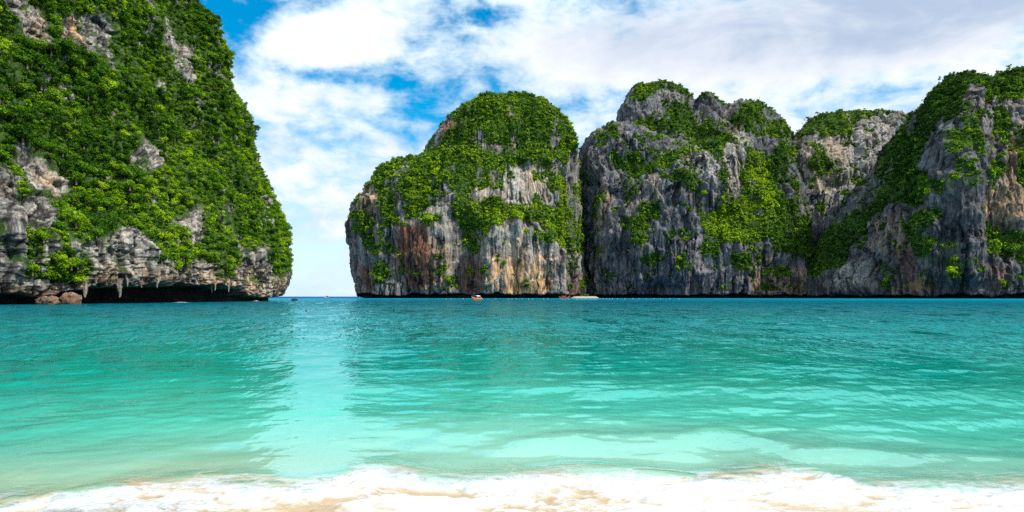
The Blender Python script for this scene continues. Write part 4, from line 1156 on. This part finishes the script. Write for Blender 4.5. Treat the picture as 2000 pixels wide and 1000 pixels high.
# stalactites under the headland's lip
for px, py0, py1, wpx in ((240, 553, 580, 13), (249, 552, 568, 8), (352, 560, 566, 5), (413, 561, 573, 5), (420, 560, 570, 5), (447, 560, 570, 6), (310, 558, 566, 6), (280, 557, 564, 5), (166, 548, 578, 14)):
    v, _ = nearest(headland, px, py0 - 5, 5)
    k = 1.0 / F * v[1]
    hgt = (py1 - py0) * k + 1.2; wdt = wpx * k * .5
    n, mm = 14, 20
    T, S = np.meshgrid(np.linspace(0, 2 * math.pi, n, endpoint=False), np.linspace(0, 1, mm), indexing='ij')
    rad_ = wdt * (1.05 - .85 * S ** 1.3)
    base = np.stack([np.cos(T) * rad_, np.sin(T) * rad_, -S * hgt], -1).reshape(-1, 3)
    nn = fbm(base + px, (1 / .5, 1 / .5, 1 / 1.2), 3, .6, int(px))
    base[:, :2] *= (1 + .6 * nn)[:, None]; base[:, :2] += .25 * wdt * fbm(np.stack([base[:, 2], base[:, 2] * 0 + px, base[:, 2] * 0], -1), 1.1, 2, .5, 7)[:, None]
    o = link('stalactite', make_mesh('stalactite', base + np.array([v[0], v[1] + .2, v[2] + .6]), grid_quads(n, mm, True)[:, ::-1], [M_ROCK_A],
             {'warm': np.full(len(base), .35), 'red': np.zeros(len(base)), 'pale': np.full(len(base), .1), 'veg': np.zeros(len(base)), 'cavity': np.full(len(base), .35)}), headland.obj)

# white water against the headland foot
def patch(name, cx_, cy_, lx, ly, hz_, seed, label):
    xs = np.linspace(-1, 1, 60); ys = np.linspace(-1, 1, 24)
    A_, B_ = np.meshgrid(xs, ys, indexing='ij')
    q_ = np.stack([A_ * lx, B_ * ly, A_ * 0], -1).reshape(-1, 3)
    n_ = fbm(q_ + seed, (1 / .7, 1 / .7, 1), 4, .6, seed)
    r_ = np.sqrt((A_ ** 2 + B_ ** 2).ravel())
    z_ = .06 + hz_ * np.clip(1 - r_, 0, 1) * (1 + n_)
    cov_ = np.clip(1.2 - 1.3 * r_ + .7 * n_, 0, 1)
    q_[:, 2] = z_
    o = tag(link(name, make_mesh(name, q_, grid_quads(60, 24), [M_FOAM], {'cover': cov_, 'white': np.full(len(q_), .95)})), label, 'foam', None, 'stuff')
    o.location = (cx_, cy_, 0)
patch('white_water', wx(354, 168), 168, 2.4, .7, .22, 3, 'white splash of surf against the dark cave under the headland')
patch('white_water', wx(500, 212), 212, 1.9, .7, .25, 9, 'small white splash at the foot of the headland near its tip')

# little beach in the gap
xs = np.linspace(wx(1110, 655), wx(1172, 655), 90); ys = np.linspace(628, 690, 40)
A_, B_ = np.meshgrid(xs, ys, indexing='ij')
u_ = (A_ - xs[0]) / (xs[-1] - xs[0])
z_ = -.8 + 2.5 * sstep(B_, 632, 655) * sstep(u_, 0, .25) * sstep(1 - u_, -.02, .15) + .25 * fbm(np.stack([A_, B_, A_ * 0], -1).reshape(-1, 3), 1 / 4, 3, .5, 3).reshape(A_.shape)
tag(link('beach', make_mesh('beach', np.stack([A_, B_, z_], -1).reshape(-1, 3), grid_quads(90, 40), [simple('far_sand', (.40, .35, .28), .9, .1)])),
    'short strip of pale sand in the gap between the island rock and the massif', 'beach', None, 'structure')

# ---- shrubs that stand out on the bare rock
FAR = [('island', island), ('massif', massif), ('ridge', ridge), ('mountain', mountain)]
far_crowns = {}
for ti, (_, tv) in enumerate(TINTS):
    pr = crown_proto(420, .15, 10, .85, 300 + ti); V = pr.reshape(-1, 3)
    far_crowns[ti] = make_mesh('crown', V, np.arange(len(V)).reshape(-1, 4), [M_LEAF_F], {'tint': np.full(len(V), tv), 'leaf': np.repeat(np.random.default_rng(ti).uniform(0, 1, len(pr)), 4)})
def shrub(cl, px, py, r, ti, label, lift=.4, sx=1.0):
    v, n = nearest(cl, px, py, 2)
    o = bpy.data.objects.new('shrub', None); COL.objects.link(o)
    o.location = tuple(v + n * r * .35); o.scale = (r * sx, r, r); o.rotation_euler.z = random.uniform(0, 6.28)
    tag(o, label, 'shrub')
    link('stem', trunk_meshes[px % 3], o); link('crown', far_crowns[ti], o)
for args in (
    (mountain, 1861, 528, 5.0, 3, 'bright green shrub low on the dark cliff of the right mountain'),
    (mountain, 1860, 506, 3.4, 2, 'small green shrub just above the bright one low on the right mountain'),
    (mountain, 1732, 549, 3.6, 2, 'round green shrub beside the pale buttress at the foot of the right mountain'),
    (mountain, 1957, 552, 3.4, 2, 'small upright bush just above the water near the right edge'),
    (mountain, 1812, 374, 4.2, 3, 'yellow-green bush at the edge of the dark tree slope, halfway up the right mountain'),
    (mountain, 1786, 383, 6.0, 0, 'large dark tree clump in the middle of the right mountain'),
    (mountain, 1768, 360, 5.2, 1, 'rounded tree left of the large dark clump on the right mountain'),
    (mountain, 1935, 480, 6.0, 2, 'wide leafy bush above the dark rock bowl near the right edge'),
    (mountain, 1975, 490, 6.5, 1, 'big dark leafy bush in the hollow at the right edge'),
    (mountain, 1893, 254, 3.0, 3, 'small yellow-green bush high on the fluted rock of the right mountain'),
    (ridge, 1618, 325, 6.0, 0, 'dark green tree clump in the middle of the pale fluted wall'),
    (ridge, 1640, 335, 4.0, 1, 'smaller tree right of the dark clump on the pale fluted wall'),
    (ridge, 1586, 360, 3.4, 3, 'yellowish shrub on the left part of the pale fluted wall'),
    (massif, 1325, 508, 4.2, 3, 'bright green shrub hanging low on the front of the grey massif'),
    (massif, 1322, 525, 3.0, 2, 'small green shrub below the bright hanging one on the massif'),
    (massif, 1238, 468, 5.0, 1, 'dark leafy clump on the lower left of the grey massif'),
    (massif, 1375, 380, 3.6, 3, 'yellow-green bush beside the pale rock in the middle of the massif'),
    (massif, 1170, 390, 5.5, 0, 'dark bush in the shade on the left shoulder of the massif'),
    (island, 875, 546, 4.0, 2, 'bright shrub low in the dark gully of the island rock'),
    (island, 838, 428, 5.0, 3, 'bright green clump on the ledge left of the pale cliff of the island rock'),
    (island, 740, 545, 3.6, 2, 'green shrub low on the left side of the island rock'),
    (island, 983, 510, 3.0, 2, 'small tuft of shrub in the middle of the grey buttress of the island rock'),
): shrub(*args)
o = bpy.data.objects.new('shrub', None); COL.objects.link(o)
o.location = (wx(1143, 658), 658, 2.4); o.scale = (4.6, 3.2, 2.4)
tag(o, 'low wide green bush growing on the little sand strip in the gap', 'shrub')
link('stem', trunk_meshes[0], o); link('crown', far_crowns[1], o)

# ---- boats
def hull_mesh(name, L, beam, depth, prow, stern, mat, seed=0, n=40, m=14, inner=True):
    """long wooden hull along +X, bow at +X sweeping up"""
    rows = []
    for i in range(n):
        u = i / (n - 1); x = (u - .5) * L
        b_ = beam / 2 * max(.03, math.sin(math.pi * min(1, .22 + u * .78)) ** .6 if u > .36 else .72 + .28 * math.sin(math.pi * u / .72) )
        if u > .9: b_ *= max(.05, (1 - u) / .1)
        sheer = depth * .62 + prow * max(0, (u - .62) / .38) ** 2.4 + stern * max(0, (.25 - u) / .25) ** 2
        keel = -depth * .38 + (prow * .92 + depth * .5) * max(0, (u - .74) / .26) ** 2.2
        sec = []
        for j in range(m):
            a = math.pi * j / (m - 1)
            y = -b_ * math.copysign(abs(math.cos(a)) ** .55, math.cos(a)); zz_ = sheer - (sheer - keel) * math.sin(a) ** .8
            sec.append((x, y, zz_))
        for j in range(m):                                   # inside skin
            a = math.pi * (m - 1 - j) / (m - 1)
            y = -(b_ * .88) * math.copysign(abs(math.cos(a)) ** .55, math.cos(a)); zz_ = sheer - .02 - (sheer - keel) * .72 * math.sin(a) ** .8
            sec.append((x, y, zz_))
        rows.append(sec + [sec[0]])
    P_ = np.array(rows)
    V = P_.reshape(-1, 3)
    Q = grid_quads(n, 2 * m + 1)
    caps = []
    return make_mesh(name, V, Q, [mat])
def box_parts(bs):
    """list of (cx, cy, cz, sx, sy, sz, bend) boxes"""
    parts = []
    for (x, y, z, a, b_, c) in bs:
        v = np.array([(x + i * a / 2, y + j * b_ / 2, z + k * c / 2) for i in (-1, 1) for j in (-1, 1) for k in (-1, 1)])
        q = np.array([(0, 1, 3, 2), (4, 6, 7, 5), (0, 4, 5, 1), (2, 3, 7, 6), (0, 2, 6, 4), (1, 5, 7, 3)])
        parts.append((v, q))
    return merge(parts)
def canopy_mesh(L, W_, z, rise, mat, x0=0.0):
    xs = np.linspace(-L / 2, L / 2, 10) + x0; ts = np.linspace(-1, 1, 11)
    A_, T_ = np.meshgrid(xs, ts, indexing='ij')
    top = np.stack([A_, T_ * W_ / 2, z + rise * (1 - T_ ** 2)], -1)
    bot = top - np.array([0, 0, .07])
    n, m = top.shape[:2]
    V = np.concatenate([top.reshape(-1, 3), bot.reshape(-1, 3)])
    q = grid_quads(n, m); Q = [*q, *(q[:, ::-1] + n * m)]
    for i in range(n - 1):
        for e_ in (0, m - 1): Q.append((i * m + e_, (i + 1) * m + e_, (i + 1) * m + e_ + n * m, i * m + e_ + n * m))
    for j in range(m - 1):
        for e_ in (0, n - 1): Q.append((e_ * m + j, e_ * m + j + 1, e_ * m + j + 1 + n * m, e_ * m + j + n * m))
    return make_mesh('canopy', V, np.array(Q), [mat], smooth=False)
M_WHITE = simple('white_canvas', (.78, .80, .84), .7, .2)
M_NAVY = simple('navy_canvas', (.012, .03, .11), .7, .2)
M_ORANGE = simple('orange_paint', (.62, .15, .025), .45, .4)
M_PEACH = simple('peach_paint', (.80, .42, .22), .45, .4)
M_RED = simple('red_paint', (.62, .012, .02), .45, .4)
M_WOOD = simple('boat_wood', (.30, .16, .09), .7, .3)
M_GREY = simple('engine_metal', (.18, .18, .19), .4, .5, .6)
M_BLACK = simple('black_rubber', (.012, .012, .014), .6, .3)
M_BUOY = simple('white_plastic', (.42, .44, .43), .5, .4)

def longtail(name, label, loc, rz, L, beam, hull_m, trim_m, roof_m, side_m, depth=1.1, prow=1.5, hc=1.9, seed=0, cl=.38):
    o = bpy.data.objects.new(name, None); COL.objects.link(o)
    o.location = loc; o.rotation_euler.z = rz
    tag(o, label, 'boat')
    link('hull', hull_mesh('hull', L, beam, depth, prow, .4, hull_m), o)
    # painted gunwale band, one strip on each side
    pts = []
    for u in np.linspace(.05, .97, 24):
        b_ = beam / 2 * (.72 + .28 * math.sin(math.pi * u / .72) if u <= .36 else math.sin(math.pi * min(1, .22 + u * .78)) ** .6)
        if u > .9: b_ *= max(.05, (1 - u) / .1)
        pts.append(((u - .5) * L, b_ + .03, depth * .62 + prow * max(0, (u - .62) / .38) ** 2.4 + .4 * max(0, (.25 - u) / .25) ** 2))
    for sgn in (1, -1):
        link('gunwale', make_mesh('gunwale', *tube([(x, y * sgn, z) for x, y, z in pts], [.09] * len(pts), 6), [trim_m]), o)
    link('deck', make_mesh('deck', *box_parts([(-.02 * L, 0, depth * .30, L * .62, beam * .62, .06)]), [M_WOOD], smooth=False), o)
    for k in (-.2, .02, .2):
        link('bench', make_mesh('bench', *box_parts([(k * L, 0, depth * .5, .32, beam * .78, .06)]), [M_WOOD], smooth=False), o)
    cw = beam * .86; cL = L * cl
    posts = [(x, y) for x in (-cL / 2 + .15, cL / 2 - .15) for y in (-cw / 2 + .08, cw / 2 - .08)]
    for (x, y) in posts:
        link('canopy_post', make_mesh('canopy_post', *tube([(x - .1 * L, y, depth * .4), (x - .1 * L, y, depth * .62 + hc)], [.05, .045], 8), [M_WOOD]), o)
    link('canopy', canopy_mesh(cL, cw + .2, depth * .62 + hc, .28, roof_m, -.1 * L), o)
    for sgn in (1, -1):
        link('side_curtain', make_mesh('side_curtain', *box_parts([(-.1 * L, sgn * (cw / 2 + .02), depth * .62 + hc * .62, cL * .9, .04, hc * .66)]), [side_m], smooth=False), o)
    eng = link('engine', make_mesh('engine', *box_parts([(-.46 * L, 0, depth + .35, .7, .45, .5), (-.43 * L, 0, depth + .68, .35, .3, .2), (-.46 * L, .26, depth + .3, .4, .1, .3)]), [M_GREY], smooth=False), o)
    link('propeller_shaft', make_mesh('propeller_shaft', *tube([(-.48 * L, 0, depth + .3), (-.62 * L, 0, .5), (-.78 * L, 0, -.25)], [.05, .04, .03], 6), [M_GREY]), eng)
    link('stem_post', make_mesh('stem_post', *tube([(.455 * L, 0, depth * .6 + prow * .55), (.49 * L, 0, depth * .62 + prow * .95), (.515 * L, 0, depth * .62 + prow * 1.45)], [.12, .12, .06], 8), [trim_m]), o)
    link('prow_ribbon', make_mesh('prow_ribbon', *tube([(.478 * L, 0, depth * .62 + prow * .80), (.487 * L, 0, depth * .62 + prow * .95)], [.2, .2], 10), [M_RED]), o)
    return o
longtail('longtail_boat', 'orange-hulled boat with white roof and navy curtains in front of the island rock', (wx(930, 330), 330, .15), R(-118), 8.0, 2.3, M_ORANGE, M_PEACH, M_WHITE, M_NAVY, 1.0, .8, 1.0)
longtail('longtail_boat', 'red wooden longtail boat with raised bow moored by the little sand strip', (wx(1103, 606), 606, .2), R(8), 9.6, 2.1, M_WOOD, M_RED, M_RED, M_RED, 1.0, 1.5, 1.0, cl=.42)
longtail('motor_boat', 'tiny dark boat with white wake far out in the gap below the horizon', (wx(637, 980), 980, .2), R(160), 7.0, 2.4, M_BLACK, M_RED, M_BLACK, M_BLACK, 1.0, .9, 1.3)
patch('boat_wake', wx(637, 972), 972, 6.5, 2.0, .9, 15, 'white wake around the tiny boat far out in the gap')

# ---- floats
def lathe(name, prof, mat, n=14):
    th = np.linspace(0, 2 * math.pi, n, endpoint=False)
    V = np.array([[(r * math.cos(a), r * math.sin(a), z) for r, z in prof] for a in th]).reshape(-1, 3)
    return make_mesh(name, V, grid_quads(n, len(prof), True), [mat])
float_me = lathe('float', [(.02, -.2), (.22, -.15), (.34, 0), (.34, .12), (.24, .26), (.10, .32), (.08, .42), (.02, .44)], M_BUOY)
ring_me = lathe('float_ring', [(.345, .02), (.38, .04), (.38, .09), (.345, .11)], simple('rope', (.45, .42, .3), .9, .1))
for k, px in enumerate([871, 881, 905, 942, 968, 993, 1000, 1008, 1020, 1032, 1040, 1062, 1070, 1098, 1110, 1126, 1136, 1144, 1154, 1160, 1164, 1172, 1178, 1184, 1190, 1196, 1206, 1220, 1236, 1248, 1262, 1277, 1290, 1308, 1326]):
    Yf = 418 + 14 * math.sin(px * .021) + random.uniform(-3, 3)
    o = tag(link('float', float_me), 'small white float in the line of swimming-area floats before the cliffs', 'float', 'white floats in a line before the cliffs')
    o.location = (wx(px, Yf), Yf, random.uniform(-.05, .1)); o.rotation_euler = (random.uniform(-.2, .2), random.uniform(-.2, .2), 0)
    o.scale = (.75, .75, .75)
    link('rim_rope', ring_me, o)
bf = tag(link('mooring_float', lathe('mooring_float', [(.01, -.1), (.07, -.08), (.105, 0), (.10, .06), (.06, .11), (.025, .13), (.022, .17), (.005, .175)], M_BLACK)), 'small black float alone on the bright water before the gap', 'float')
bf.location = (wx(598, 73), 73, .06)
link('rim_rope', lathe('float_ring', [(.106, -.01), (.118, 0), (.118, .02), (.106, .03)], M_GREY), bf)
